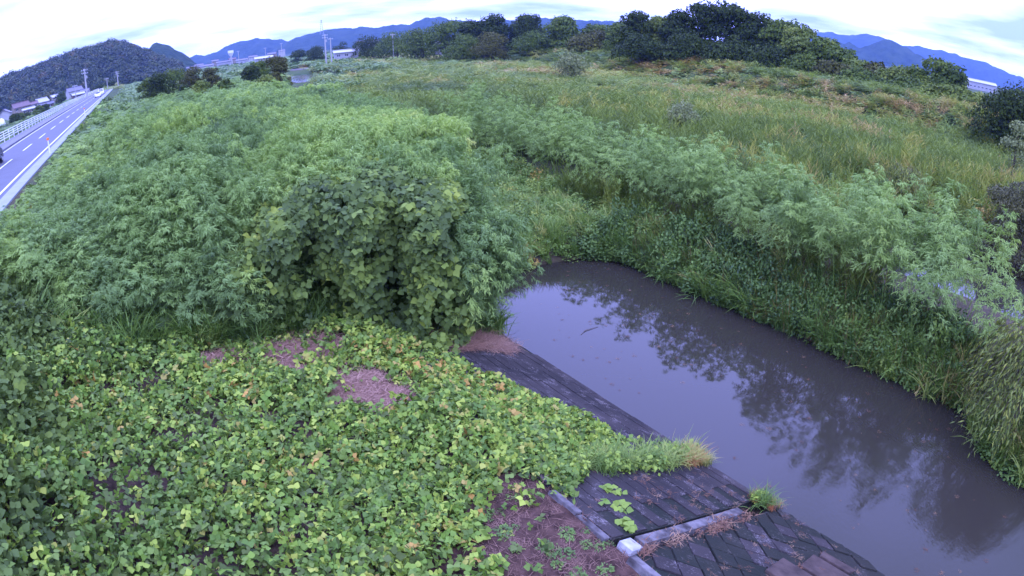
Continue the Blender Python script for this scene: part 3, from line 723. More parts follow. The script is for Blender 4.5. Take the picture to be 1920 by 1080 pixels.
k_ = (rng.random(n) < np.where(g1 > .54, .10, 1)) & ~((az < -20) & (q < .45) & (rng.random(n) < .85)) & ~((q < .22) & (rng.random(n) < .7)) & (az < -5.6+1.2*np.sin(q*9))
k_ &= ~((az < -26) & (rng.random(n) < .6))
az, q = az[k_], q[k_]; k = len(az); x, y, zz = mound(az, q)
dj = rng.uniform(-.25, .35, k); x = x*(1+dj/13); y = y*(1+dj/13); zz = zz+rng.normal(0, .08, k)
steep = np.clip(1.25-q*1.1, .05, 1)
yaw = np.arctan2(-y, -x)-math.pi/2+rng.normal(0, .6, k)
rot = np.stack([-np.radians(72*steep+rng.normal(0, 24, k)), np.radians(rng.normal(0, 24, k)), yaw], 1)
sc_ = rng.uniform(.75, 1.45, k)
tint = np.clip(.42+.9*(fbm(az*.3+2, q*4+8)-.5)+rng.normal(0, .17, k)+.12*(q > .75), 0, 1)
scatter('kudzu_drape', 'kudzud', KD, np.stack([x, y, zz], 1), rot, sc_, tint, 'curtain of broad vine leaves hanging over the front of the bamboo thicket', 'climbing vine')

# --- bamboo thicket on the left bank
def canopy_top(s, t):
    a = np.interp(t, [12, 14, 17, 24, 45, 70, 110], [-.8, .35, .85, .85, .5, -.2, -.9])
    e = np.interp(s, [-5.5, -4, -1, 2, 8, 9.5, 11], [-1.5, -.9, -.5, 0, 0, -.5, -1.2])
    e = np.where(t > 22, np.interp(s, [-5.5, -3, 1, 12, 20], [-1.2, -.7, -.1, 0, 0]), e)
    return a+e+1.1*(fbm(s*.25, t*.25+4, 3)-.5)+2.3*(puffs(s, t, 3.3)[0]-.55)+.8*(puffs(s, t, 8, 5)[0]-.5)
def sight_gap(az, d):   # keep the far bend of the river in view
    return (np.abs(az+19.4) < 1.5) & (d > 48) & (d < 230)
n = 13000
x, y, s, t, az, d = polar(n, -50, 8, 13, 125)
right = np.where(t < 22, np.interp(t, [11, 12.5, 15, 18, 22], [7.6, 8.2, 9.0, 9.6, 10.2]), 10.5+(t-22)*.20)
keep = (t > 12.9) & (s < right) & (s > -4.6+roff(t)) & ~sight_gap(az, d) & ~((s < -1.2) & (rng.random(n) < .55)) & (t+.0*s > 13.2+.25*np.maximum(0, -s))
keep &= ~((az > -29) & (az < -4.5) & (d < 14.2))
keep &= ~((d < 27) & (az > np.interp(d, [12, 17, 20, 27], [-2.6, -2.2, -1.6, .5])))
x, y, s, t, az, d = [v[keep] for v in (x, y, s, t, az, d)]; k = len(s)
zt = canopy_top(s, t)+rng.normal(0, .12, k); gr_ = ground(s, t)
hgt = np.clip(zt-gr_, .9, 4.6); w_ = np.clip(d/30, .9, 2.2)*rng.uniform(.8, 1.15, k)
scatter('bamboo_thicket', 'bamboo', BB, np.stack([x, y, gr_], 1), upright(k, 9), np.stack([w_, w_, hgt/3.0], 1),
        np.clip(.50+.45*(puffs(s, t, 3.3)[1]-.5)+.3*(fbm(s*.2, t*.2)-.5)+rng.normal(0, .07, k)-.22*(fbm(s*.5+9, t*.5, 2) > .66), 0, 1), 'dense thicket of feathery green bamboo between the road and the water', 'bamboo')
# flank of the thicket leaning over the water
k = 340
t = rng.uniform(11.3, 16.6, k); s = np.interp(t, [11.3, 12, 15, 17], [6.7, 7.1, 8.0, 8.6])+rng.uniform(-1.3, .1, k); x, y = xy(s, t)
rot = np.stack([np.radians(rng.normal(-18, 10, k)), np.radians(rng.normal(0, 10, k)), np.full(k, math.atan2(NN[1], NN[0])-math.pi/2)+rng.normal(0, .5, k)], 1)
rot[:, 0] = np.radians(rng.normal(-16, 9, k))
scatter('bamboo_flank', 'bamboo', BB, np.stack([x, y, ground(s, t)], 1), rot, np.stack([np.full(k, .95), np.full(k, .95), rng.uniform(.75, 1.15, k)], 1), np.clip(rng.normal(.40, .13, k), 0, 1),
        'dark bamboo leaning out over the pool edge', 'bamboo')
k = 420
az = rng.uniform(-50, -23, k); d = rng.uniform(12.6, 15.2, k)+.10*np.clip(-az-30, 0, 20); x, y = azd_np(az, d)
scatter('low_bamboo', 'bamboo', BB, np.stack([x, y, gz(x, y)], 1), upright(k, 14), np.stack([rng.uniform(.7, .95, k), rng.uniform(.7, .95, k), rng.uniform(.42, .72, k)], 1), np.clip(rng.normal(.45, .14, k), 0, 1), 'short dark bamboo shoots along the front of the thicket', 'bamboo')
# grassy skirt at the foot of the thicket
n = 1700
s = rng.uniform(-5.3, 8.2, n); t = 12.2+rng.random(n)*2.0-.2*np.clip(-s, 0, 9)*0; k_ = rng.random(n) < np.where((s > 2) & (s < 6), .5, np.where(s < 0, .35, 1))
s, t = s[k_], t[k_]; k = len(s); x, y = xy(s, t)
sc_ = rng.uniform(.8, 1.5, k)
scatter('bank_grass', 'grass', GR, np.stack([x, y, ground(s, t)], 1), upright(k, 14), sc_, np.clip(rng.normal(.42, .18, k), 0, .95), 'long arching grass at the foot of the bamboo', 'grass')
# --- marsh herbs at the head of the pool
n = 3000
x, y, s, t, az, d = polar(n, -6, 26, 17.5, 60)
keep = (ground(s, t) > ZW+.02) & (s > 8.6) & (s < 17.6+.1*np.maximum(t-15, 0)) & (t > 12)
x, y, s, t, d = [v[keep] for v in (x, y, s, t, d)]; k = len(s)
hgt = np.interp(t, [14, 17, 24, 40], [.45, .7, 1.2, 2.2])*rng.uniform(.5, 1.2, k)*(.4+1.2*fbm(s*.8+2, t*.8))
scatter('marsh_herbs', 'herb', HB, np.stack([x, y, ground(s, t)], 1), upright(k, 12), np.stack([.7+.012*d, .7+.012*d, hgt], 1)*rng.uniform(.8, 1.2, k)[:, None], np.clip(.72+.7*(fbm(s*.5, t*.5)-.5)+rng.normal(0, .12, k), 0, .96), 'low bright green herbs on the marshy head of the pool', 'weeds')
n = 6500
x, y, s, t, az, d = polar(n, -6, 26, 17.5, 55)
keep = (ground(s, t) > ZW+.02) & (s > 9) & (s < 17.6+.1*np.maximum(t-15, 0)) & (fbm(s*.6+3, t*.6) > .36)
x, y, s, t = [v[keep] for v in (x, y, s, t)]; k = len(s)
scatter('marsh_grass', 'grass', GR, np.stack([x, y, ground(s, t)], 1), upright(k, 14), rng.uniform(.5, 1.1, k), np.clip(rng.normal(.66, .15, k), 0, .95), 'bright grass tussocks at the head of the pool', 'grass')
# --- weeds along the far bank of the pool
def spit(n, s0, s1, t0, t1):
    s = rng.uniform(s0, s1, n); t = rng.uniform(t0, t1, n); k = ground(s, t) > ZW-.05; return s[k], t[k]
s, t = spit(3400, 12.8, 16.8, -4, 15.5); k = len(s); x, y = xy(s, t)
h = np.interp(s, [14.8, 15.3, 16.2, 18], [.7, 1.1, 1.35, 1.2])*rng.uniform(.5, 1.25, k)*np.interp(t, [-4, 2.5, 5], [.7, .8, 1])
scatter('far_bank_herbs', 'herb', HB, np.stack([x, y, np.maximum(ground(s, t), ZW)-.05], 1), upright(k, 14), np.stack([h*0+1.0, h*0+1.0, h*1.15*(.45+1.1*fbm(s*1.1+4, t*.9))], 1), np.clip(.42+.9*(fbm(s*.9, t*.6)-.5)+rng.normal(0, .15, k), 0, 1), 'mixed leafy weeds along the far edge of the pool', 'weeds')
s, t = spit(2500, 13.2, 16.8, -4, 15); k = len(s); x, y = xy(s, t)
sc_ = rng.uniform(.7, 1.65, k)
scatter('far_bank_grass', 'grass', GR, np.stack([x, y, np.maximum(ground(s, t), ZW)-.03], 1), upright(k, 14), sc_, np.clip(.50+.9*(fbm(s*.6+20, t*.5)-.5)+rng.normal(0, .2, k), 0, 1), 'tall arching grass along the far edge of the pool', 'grass')
s, t = spit(110, 16.6, 17.8, 5, 20); k = len(s); x, y = xy(s, t)
scatter('spit_reeds', 'reed', RD, np.stack([x, y, ground(s, t)], 1), upright(k, 6), rng.uniform(.5, .8, k), np.clip(rng.normal(.50, .10, k), 0, .7), 'upright bright reeds in front of the bamboo band', 'reeds')
s, t = spit(420, 15.0, 17.2, -4, 14); k = len(s); x, y = xy(s, t)
scatter('bank_seed_heads', 'dead', DD, np.stack([x, y, np.maximum(ground(s, t), ZW)], 1), upright(k, 14), rng.uniform(.6, 1.1, k), np.clip(rng.normal(.6, .25, k), 0, 1), 'greyish seed heads and dry stalks along the far edge of the pool', 'weeds')
# --- field of reeds and weeds out to the far levee
n = 30000
x, y, s, t, az, d = polar(n, -42, 62, 21, 520)
lim = levee(t)+4
leftlim = np.where(t < 22, np.where(t < 8, 31.0, 20.8), np.where(t < 130, np.interp(t, [22, 45, 130], [21.5, 18.5, 33]), 30+(t-130)*-.25))
keep = (s < lim) & (s > leftlim) & (ground(s, t) > ZW+.1) & ~sight_gap(az, d)
x, y, s, t, az, d = [v[keep] for v in (x, y, s, t, az, d)]; k = len(s)
rd = fbm(s*.055+3, t*.022+9, 4)
big = np.clip(d/30, 1, 7)
clx = 1-.55*smooth(25, 90, d)*1.0
hg = (.38+.56*rd)*np.where(d > 200, .8, 1)*clx
band = (s < 20.5+.35*np.maximum(t-8, 0)) & (t < 75)
brown = fbm(s*.09+50, t*.05+2, 3)
kind = rng.random(k)+(rd-.5)*1.6-.55*band-.35*(brown > .57); kind = np.maximum(kind, rng.random(k)*.85)
tint = np.clip(.50+1.0*(rd-.5)+rng.normal(0, .11, k)+np.where(brown > .55, .42, 0)*rng.random(k), 0, 1)
yel = (fbm(s*.12+90, t*.12+11, 2) > .62); tint = np.where(band, tint*.62, tint); tint = np.where(yel & ~band & (rng.random(k) < .4), rng.uniform(.72, .84, k), tint)
a = kind > .52
scatter('reed_field', 'reed', RD, np.stack([x[a], y[a], ground(s[a], t[a])], 1), upright(a.sum(), 8), np.stack([big[a]*.9, big[a]*.9, hg[a]*1.6*rng.uniform(.7, 1.2, a.sum())], 1), tint[a], 'field of tall green and brown reeds beyond the pool', 'reeds')
b = ~a & (kind > .10)
scatter('weed_field', 'herb', HB, np.stack([x[b], y[b], ground(s[b], t[b])], 1), upright(b.sum(), 8), np.stack([big[b]*1.9, big[b]*1.9, hg[b]*2.6*rng.uniform(.6, 1.15, b.sum())], 1), np.clip(tint[b]+.04, 0, 1), 'leafy weeds and vines spreading across the field', 'weeds')
c = kind <= .36
scatter('withered_weeds', 'dead', DD, np.stack([x[c], y[c], ground(s[c], t[c])], 1), upright(c.sum(), 10), np.stack([big[c]*1.2, big[c]*1.2, hg[c]*1.5*rng.uniform(.6, 1.15, c.sum())], 1), np.clip(rng.normal(.5, .2, c.sum()), 0, 1), 'brown withered weed stems in the field', 'weeds')
# far left bank: meadow beyond the thicket
n = 7000
x, y, s, t, az, d = polar(n, -37, -10, 90, 620)
keep = (s > -4.4+roff(t)+.016*d) & (s < np.where(t < 130, 34, 60+(t-130)*.3)) & ~sight_gap(az, d)
x, y, s, t, az, d = [v[keep] for v in (x, y, s, t, az, d)]; k = len(s)
scatter('far_meadow', 'herb', HB, np.stack([x, y, ground(s, t)], 1), upright(k, 8), np.stack([d/22, d/22, rng.uniform(1.3, 2.6, k)], 1), np.clip(rng.normal(.55, .14, k), 0, 1), 'green meadow beyond the thicket', 'meadow')
# verge left of the road
n = 5000
x, y, s, t, az, d = polar(n, -64, -37, 40, 600)
keep = (s < -14.7+roff(t)) & (s > -75)
x, y, s, t, az, d = [v[keep] for v in (x, y, s, t, az, d)]; k = len(s)
scatter('verge_grass', 'herb', HB, np.stack([x, y, ground(s, t)], 1), upright(k, 8), np.stack([d/40, d/40, rng.uniform(.3, .9, k)], 1), np.clip(rng.normal(.6, .12, k), 0, 1), 'grass verge between the footway and the village', 'grass')
# straw and litter
P_, S_ = [], []
for p in strawp:
    q = np.array(p); a_, b_ = q.min(0)-.3, q.max(0)+.3; kk = int(420*(b_[0]-a_[0])*(b_[1]-a_[1]))
    s = rng.uniform(a_[0], b_[0], kk); t = rng.uniform(a_[1], b_[1], kk); w = .8*(fbm(s*1.6, t*1.6)-.5)
    k_ = inpoly(s+w, t-w, p) & (fbm(s*2.5+7, t*2.5) > .34); P_ += list(zip(s[k_], t[k_]))
P_ = np.array(P_); s, t = P_[:, 0], P_[:, 1]; x, y = xy(s, t); k = len(s)
onb = (s > 4.15) & (t < 11.7)
scatter('cut_straw', 'straw', ST, np.stack([x, y, np.where(onb, slope_z(s)+.06, ground(s, t)+.05)], 1), upright(k, 8), rng.uniform(.6, 1.15, k), np.clip(rng.normal(.55, .22, k), 0, 1), 'patchy mats of pinkish dry cut stems lying on the bank', 'straw')
n = 700
s = rng.uniform(2.2, 4.15, n); t = rng.uniform(1.6, 5.5, n); k_ = inpoly(s, t, soilp); s, t = s[k_], t[k_]; k = len(s); x, y = xy(s, t)
scatter('stem_litter', 'straw', ST, np.stack([x, y, ground(s, t)+.03], 1), upright(k, 8), rng.uniform(.3, .8, k), np.clip(rng.normal(.12, .12, k), 0, 1), 'thin dead stems littering the bare reddish earth', 'litter')
n = 120
s = rng.uniform(2.8, 4.1, n); t = rng.uniform(2.6, 5.2, n); k_ = (fbm(s*3, t*3) > .5); s, t = s[k_], t[k_]; k = len(s); x, y = xy(s, t)
scatter('seedlings', 'herb', HB, np.stack([x, y, ground(s, t)], 1), upright(k, 14), np.stack([np.full(k, .38), np.full(k, .38), np.full(k, .12)], 1)*rng.uniform(.6, 1.3, k)[:, None], np.clip(rng.normal(.6, .14, k), 0, 1), 'small green seedlings on the bare earth', 'weeds')
k = 130
s = rng.uniform(4.3, 8.3, k); t = rng.uniform(1.0, 6.0, k); x, y = xy(s, t)
scatter('slope_litter', 'rust', RS, np.stack([x, y, slope_z(s)+.035], 1), upright(k, 5), rng.uniform(.15, .55, k), rng.uniform(.2, 1, k), 'scraps of dead leaf and stem lying on the block slopes', 'litter')
k = 42
l_ = rng.uniform(.15, 3.5, k); t = 3.40+rng.normal(0, .035, k); s = 4.2+l_*math.cos(SLA); x, y = xy(s, t)
scatter('beam_litter', 'rust', RS, np.stack([x, y, slope_z(s)+.05], 1), upright(k, 10), rng.uniform(.5, 1.0, k), rng.uniform(0, 1, k), 'rusty dead grass caught along the pale beam', 'litter')
# bare reddish earth sheet
mb = MB(); g_ = 26; vs = []
for i in range(g_+1):
    for j in range(g_+1):
        s = 1.9+(4.13-1.9)*i/g_; t = 1.4+(5.7-1.4)*j/g_; x, y = xy(s, t)
        vs.append((x, y, float(ground(s, t))+.025+.03*float(vnoise(s*6, t*6))))
mb.add(vs, [(i*(g_+1)+j, (i+1)*(g_+1)+j, (i+1)*(g_+1)+j+1, i*(g_+1)+j+1) for i in range(g_) for j in range(g_)])
tag(link('bare_earth', mb.mesh('bare_earth', SOILR, True)), 'bare reddish earth at the top of the bank', kind='structure')

k = 150
s = rng.uniform(8.8, 14.6, k); t = rng.uniform(-1, 15, k); x, y = xy(s, t)
scatter('floating_specks', 'rust', RS, np.stack([x, y, np.full(k, ZW+.006)], 1), upright(k, 2), rng.uniform(.12, .42, k), rng.uniform(.3, 1, k), 'scattered specks of dead leaf floating on the pool', 'floating litter')
# ================================================================== single plants
def tree_mesh(seed, w, h, leaf, n, lobes=14, trunk=.25, density=1.0, asym=.2, flatb=.0):
    """unit independent crown: returns (crown v,f,tint), trunk MB"""
    r = np.random.default_rng(seed); Pv, Pf, Ti = [], [], []; o = 0
    cen = []
    for k in range(lobes):
        a = r.uniform(0, 6.28); q = r.random(); rad = w/2*(.68*math.sqrt(r.random()))*(1-.45*q**2)
        z = h*(trunk+(1-trunk)*(.10+.70*q)); rr = w*r.uniform(.19, .31)*(1-.2*q)
        cen.append((math.cos(a)*rad, math.sin(a)*rad*.9, z, rr))
    cen.append((0, 0, h*(trunk+(1-trunk)*.80), w*.17))
    tot = sum(c[3]**2 for c in cen)
    for (cx_, cy_, cz_, rr) in cen:
        k = int(n*rr*rr/tot)+8; d = r.normal(0, 1, (k, 3)); d[:, 2] = np.where(d[:, 2] < -.25, -d[:, 2]*.6, d[:, 2]); d /= np.linalg.norm(d, axis=1)[:, None]
        ph = r.uniform(0, 6, 3); bump = 1+.16*np.sin(d[:, 0]*6+ph[0])*np.sin(d[:, 1]*6+ph[1])+.10*np.sin(d[:, 2]*9+ph[2])
        P = np.array([cx_, cy_, cz_])+d*(rr*bump*r.uniform(.80, 1.08, k))[:, None]*[1, 1, .82]
        az_ = np.arctan2(d[:, 1], d[:, 0]); pit = -np.radians(20+60*(1-np.clip(d[:, 2], 0, 1)))+r.normal(0, .45, k)
        l = leaf*r.uniform(.6, 1.35, k)
        v, f = bake(*NARROW, P, pit, r.normal(0, .45, k), az_-math.pi/2+r.normal(0, .6, k), np.stack([l*.8, l, l], 1))
        Pv.append(v); Pf.append(f+o); o += len(v); Ti.append(np.repeat(np.clip(.45+r.normal(0, .12)+r.normal(0, .16, k), 0, 1), 4))
    mb = MB(); rt_ = max(.05, w*.028)
    mb.tube([(0, 0, -.3), (r.normal(0, .02)*w, 0, h*trunk), (0, 0, h*.75)], [rt_*1.2, rt_, rt_*.35], 6)
    for c in cen[:7]:
        mb.tube([(0, 0, h*trunk*.8), (c[0]*.5, c[1]*.5, (h*trunk+c[2])/2), (c[0], c[1], c[2])], [rt_*.55, rt_*.35, rt_*.1], 4)
    return np.vstack(Pv), np.vstack(Pf), np.concatenate(Ti), mb
_tm = {}
def tree(name, label, cat, az, el_top, d, w, material, base=None, seed=0, leaf=.34, n=5200, trunk=.12, lobes=14, group=None, yscale=1.0):
    x, y = azd(az, d); zb = float(gz(x, y)) if base is None else base
    h = ztop(el_top, d)-zb
    key = (seed, round(w/h, 1), material.name, leaf, n)
    t_ = thing(name, label, cat, (x, y, zb), random.uniform(0, 6.28) if yscale == 1.0 else 0, group)
    v, f, ti, mb = tree_mesh(seed, w, h, leaf, n, lobes, trunk)
    if yscale != 1: v[:, 1] *= yscale
    link('crown', mesh_np('crown', v, f, 3, material, False, ti), t_)
    link('trunk', mb.mesh('trunk', BARK), t_)
    return t_
G1 = 'trees along the far levee'
T_ = [
 # az, el_top, d, w, mat, label, n
 (-1.0, 2.55, 175, 13, TREED, 'tall dark tree with a flat spreading top, left of the round tree on the treeline'),
 (-3.4, 2.0, 178, 11, TREED, 'dark bushy tree at the left end of the tall group on the treeline'),
 (1.6, 2.4, 180, 12, TREED, 'dark tree with square shoulders beside the flat topped one'),
 (5.1, 2.05, 160, 11.5, TREEM, 'rounded grey green tree standing clear between the two woods'),
 (8.2, 1.3, 165, 12, TREEM, 'low mid green tree in the dip of the treeline'),
 (10.2, 1.7, 140, 10, TREEM, 'small tree just before the tall dark wood'),
 (11.9, 3.0, 122, 9.5, TREED, 'layered tree with a tufted top at the left end of the tall wood'),
 (13.9, 2.6, 122, 9, TREEL, 'pale topped tree second in the tall wood'),
 (15.8, 3.5, 120, 10, TREED, 'very dark tree in the left half of the tall wood'),
 (17.9, 4.4, 118, 12, TREED, 'tallest dark tree of the wood'),
 (20.6, 4.5, 117, 13, TREED, 'broad dark tree sharing the highest crown of the wood'),
 (23.2, 3.9, 114, 12, TREED, 'dark tree falling away right of the highest crown'),
 (25.4, 3.3, 110, 10, TREEM, 'mid green tree on the sloping shoulder of the wood'),
 (27.2, 2.8, 106, 10, TREEL, 'pale tree with rounded clumps on the shoulder of the wood'),
 (28.9, 2.1, 103, 8, TREEM, 'lower green tree at the right foot of the tall wood'),
 (30.4, 1.1, 100, 8, TREEM, 'small tree where the wood drops to bushes'),
 (32.2, .1, 98, 7, TREEL, 'pale bushy tree under the blue hills'),
 (34.2, -.1, 96, 7, TREEB, 'brownish green low tree under the peaked hill'),
 (36.0, .05, 92, 7.5, TREEL, 'bright green bushy tree below the peaked hill'),
 (38.0, .3, 92, 7, TREEM, 'mid green tree left of the domed tree'),
 (40.3, 1.45, 92, 8.5, TREEM, 'domed dark green tree standing above the right hand bushes'),
]
for i, (az, el, d, w, mt, lb) in enumerate(T_):
    tree('tree', lb, 'tree', az, el, d, w, mt, seed=100+i, leaf=.52 if d > 140 else .44, n=12000, trunk=0.0, lobes=24, group=G1)
# understorey in front of the wood
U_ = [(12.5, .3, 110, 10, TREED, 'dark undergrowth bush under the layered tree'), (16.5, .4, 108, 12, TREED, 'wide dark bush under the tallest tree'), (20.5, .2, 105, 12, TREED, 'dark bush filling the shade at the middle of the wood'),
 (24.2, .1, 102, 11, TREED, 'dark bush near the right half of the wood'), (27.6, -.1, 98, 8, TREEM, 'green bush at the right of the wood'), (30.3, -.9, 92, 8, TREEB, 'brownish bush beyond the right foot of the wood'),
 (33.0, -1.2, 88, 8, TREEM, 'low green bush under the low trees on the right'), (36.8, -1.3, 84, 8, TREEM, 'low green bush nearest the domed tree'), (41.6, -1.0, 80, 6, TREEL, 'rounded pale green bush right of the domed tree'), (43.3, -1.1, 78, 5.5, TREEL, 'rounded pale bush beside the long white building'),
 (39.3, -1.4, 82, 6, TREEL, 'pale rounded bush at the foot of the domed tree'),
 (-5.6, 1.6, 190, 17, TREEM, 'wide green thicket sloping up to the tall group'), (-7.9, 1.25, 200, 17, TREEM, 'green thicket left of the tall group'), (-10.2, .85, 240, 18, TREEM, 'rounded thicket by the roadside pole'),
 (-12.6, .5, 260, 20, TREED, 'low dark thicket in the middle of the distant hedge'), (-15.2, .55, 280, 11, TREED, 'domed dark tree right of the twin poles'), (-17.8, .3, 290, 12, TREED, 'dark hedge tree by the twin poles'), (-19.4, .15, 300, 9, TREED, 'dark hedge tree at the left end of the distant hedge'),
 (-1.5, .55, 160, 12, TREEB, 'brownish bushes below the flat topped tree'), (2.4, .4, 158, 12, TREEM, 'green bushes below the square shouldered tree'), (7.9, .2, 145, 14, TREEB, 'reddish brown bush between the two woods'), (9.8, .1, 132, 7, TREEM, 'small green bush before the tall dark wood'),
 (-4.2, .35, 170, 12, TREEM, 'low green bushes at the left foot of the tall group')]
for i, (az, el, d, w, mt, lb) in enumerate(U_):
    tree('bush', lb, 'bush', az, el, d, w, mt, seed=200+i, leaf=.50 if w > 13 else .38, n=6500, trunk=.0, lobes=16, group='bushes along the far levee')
# right edge dark tree and pale conifer
tree('tree', 'very dark broad tree standing alone near the far right of the field', 'tree', 46.8, .45, 62, 8.5, TREED, seed=300, leaf=.24, n=9000, trunk=0.0, lobes=22)
tree('tree', 'dark tree close behind the broad dark one on the right', 'tree', 50.2, .6, 64, 8, TREED, seed=301, leaf=.26, n=5000, trunk=0.0)
tree('shrub', 'pale grey green conical shrub in front of the dark tree', 'shrub', 47.9, -1.8, 44, 2.6, SHRUBG, seed=302, leaf=.15, n=2600, trunk=0.0)
# clump of trees by the road beyond the thicket
C_ = [(-33.4, -.05, 118, 5, TREEM, 'green bush beside the end of the road'), (-32.6, .15, 112, 6.5, TREED, 'dark green tree just right of the road end'), (-31.0, .2, 125, 6.5, TREEM, 'mid green tree second from the road end'),
 (-29.3, .15, 130, 7, TREEB, 'grey brown tree in the roadside clump'), (-27.4, -.2, 122, 6, TREEB, 'brown tinged bush at the right of the roadside clump'), (-30.2, -1.3, 92, 4.2, TREED, 'very dark rounded bush in front of the roadside clump'), (-28.6, -1.2, 90, 5, TREEL, 'pale dry looking rounded bush in front of the roadside clump'),
 (-26.3, -1.2, 92, 3, TREEM, 'small green bush right of the pale rounded one'), (-24.0, -.5, 98, 5, TREED, 'dark green tree left of the brown tree'), (-22.9, -.1, 110, 5, TREEM, 'green tree touching the brown tree'), (-21.4, .2, 102, 5.5, TREEB, 'red brown tree beside the bend of the river'), (-21.6, -1.3, 88, 3.2, TREEB, 'rusty brown bush left of the bend of the river'), (-22.6, -1.5, 84, 4, TREEL, 'yellowish green bush below the brown tree')]
for i, (az, el, d, w, mt, lb) in enumerate(C_):
    tree('tree' if el > -.6 else 'bush', lb, 'tree' if el > -.6 else 'bush', az, el, d, w, mt, seed=400+i, leaf=.27, n=5600, trunk=0.0, group='trees and bushes in the roadside clump')
# shrubs standing out of the field and the thicket
tree('shrub', 'pale grey green rounded shrub in the middle of the field', 'shrub', 16.6, -5.2, 41, 3.0, SHRUBG, seed=500, leaf=.13, n=4200, trunk=0.05)
tree('shrub', 'grey green domed shrub far out in the field before the wood', 'shrub', 5.9, -1.25, 92, 6, SHRUBG, seed=501, leaf=.26, n=2600, trunk=0.0)
tree('shrub', 'dark green shrub poking out of the bamboo on the left', 'shrub', -27.4, -3.1, 56, 2.6, TREED, seed=502, leaf=.18, n=2600, trunk=0.0)
tree('shrub', 'small dark shrub in the bamboo right of the other dark one', 'shrub', -23.9, -3.3, 55, 1.8, TREED, seed=503, leaf=.16, n=1600, trunk=0.0)
tree('shrub', 'dark brown shrub behind the second channel at the right edge', 'shrub', 48.2, -7.6, 31, 3.0, SHRUBB, seed=504, leaf=.085, n=14000, trunk=0.0)
tree('shrub', 'tall grey brown shrub at the right edge above the second channel', 'shrub', 50.2, -4.4, 29, 2.8, SHRUBB, seed=505, leaf=.085, n=14000, trunk=0.0)
# willow over the pool at the right edge
def willow(x, y, zb, h, w, seed, label, n=150):
    r = np.random.default_rng(seed); t_ = thing('willow', label, 'willow', (x, y, zb)); mb = MB(); P, RX, RY, RZ, S, T = [], [], [], [], [], []
    mb.tube([(0, 0, -.4), (.05, 0, h*.35), (0, .05, h*.7)], [.09, .07, .03], 6)
    for k in range(n):
        a = r.uniform(0, 6.28); L = w*.5*r.uniform(.5, 1.1); z0 = h*r.uniform(.45, .95); d = np.array([math.cos(a), math.sin(a), 0]); pts = []
        for j in range(7):
            u = j/6; pts.append(np.array([0, 0, z0*(.75+.25*min(1, u*2))])+d*L*u+np.array([0, 0, .25*h*math.sin(u*2.2)-h*.60*u**2.6]))
        mb.tube([tuple(p) for p in pts], [.012, .010, .008, .006, .005, .003, .002], 3, False)
        for j in range(34):
            u = .15+.85*(j+.5)/34*1.0; i = min(5, int(u*6)); p = pts[i]+(pts[i+1]-pts[i])*(u*6-i)
            P.append(p+r.normal(0, .035, 3)); RX.append(R(r.uniform(-85, -25))); RY.append(R(r.uniform(-30, 30))); RZ.append(a-math.pi/2+r.normal(0, .8)); l = r.uniform(.10, .20); S.append((l*.24, l, l)); T += [np.clip(r.normal(.5, .2), 0, 1)]*4
    v, f = bake(*NARROW, np.array(P), np.array(RX), np.array(RY), np.array(RZ), np.array(S))
    link('crown', mesh_np('crown', v, f, 3, WILLOW, False, np.array(T)), t_); link('trunk', mb.mesh('trunk', BARK), t_)
willow(*xy(14.2, .0), -4.15, 2.8, 3.2, 1, 'yellow green willow drooping over the pool at the right edge', 300)
willow(*xy(15.9, .9), -3.9, 1.9, 2.2, 2, 'small darker willow just upstream of the yellow green one', 90)
willow(*xy(31.5, 9.5), -3.6, 2.2, 2.8, 3, 'grey willow standing by the second channel', 110)
# bamboo clumps on the spit, one by one
bamboo_pos = [(20.4, 32.0), (19.9, 29.5), (19.4, 27), (19.7, 24.6), (19.3, 22.4), (19.4, 20.2), (18.9, 18.2), (19.1, 16.2), (18.6, 14.3), (18.7, 12.5), (18.3, 10.8), (18.1, 9.2), (18.0, 7.6), (17.3, 6.3), (17.1, 4.6), (16.9, 2.9)]
ordn = ['first', 'second', 'third', 'fourth', 'fifth', 'sixth', 'seventh', 'eighth', 'ninth', 'tenth', 'eleventh', 'twelfth', 'thirteenth', 'fourteenth', 'fifteenth', 'last']
clump_meshes = []
for k in range(4):
    r = np.random.default_rng(700+k); vv, ff, tt_ = [], [], []; o = 0
    for j in range(17):
        sv, sf = bamboo_plume(710+k*20+j, 3.0, 34, 20, .026, .15); a = r.uniform(0, 6.28); rad = 1.15*math.sqrt(r.random()); sz = r.uniform(.72, 1.08)*(1-.18*rad/1.15)
        tl = Matrix.Rotation(a-math.pi/2, 3, 'Z') @ Matrix.Rotation(-R(5+13*rad), 3, 'X')
        v = (sv*sz) @ np.array(tl).T+np.array([math.cos(a)*rad, math.sin(a)*rad, 0]); vv.append(v); ff.append(sf+o); o += len(v); tt_.append(np.full(len(v), np.clip(r.normal(.52, .10), 0, 1)))
    clump_meshes.append((np.vstack(vv), np.vstack(ff), np.concatenate(tt_)))
BAMBOO_G = leafmat('bamboo_leaf_clump', [(0, (.055, .100, .035)), (.4, (.115, .200, .060)), (.7, (.170, .275, .075)), (.93, (.23, .33, .08)), (1, (.27, .30, .10))], inst=False, trans=.35, gain=1.6)
cmesh = [mesh_np('bamboo_clump', v, f, 3, BAMBOO_G, False, t_) for (v, f, t_) in clump_meshes]
for i, (s, t) in enumerate(bamboo_pos):
    x, y = xy(s, t); z = float(ground(s, t)); lab = 'feathery bamboo clump, %s from the left in the band across the pool' % ordn[i]
    o = link('bamboo_clump', cmesh[i % 4], None, (x, y, z), i*1.7); tag(o, lab, 'bamboo', 'bamboo clumps across the pool')
    f_s = np.interp(t, [2, 5, 10, 30], [1.38, 1.35, 1.12, 1.32])*random.uniform(.9, 1.12); o.scale = (1.35, 1.35, f_s)
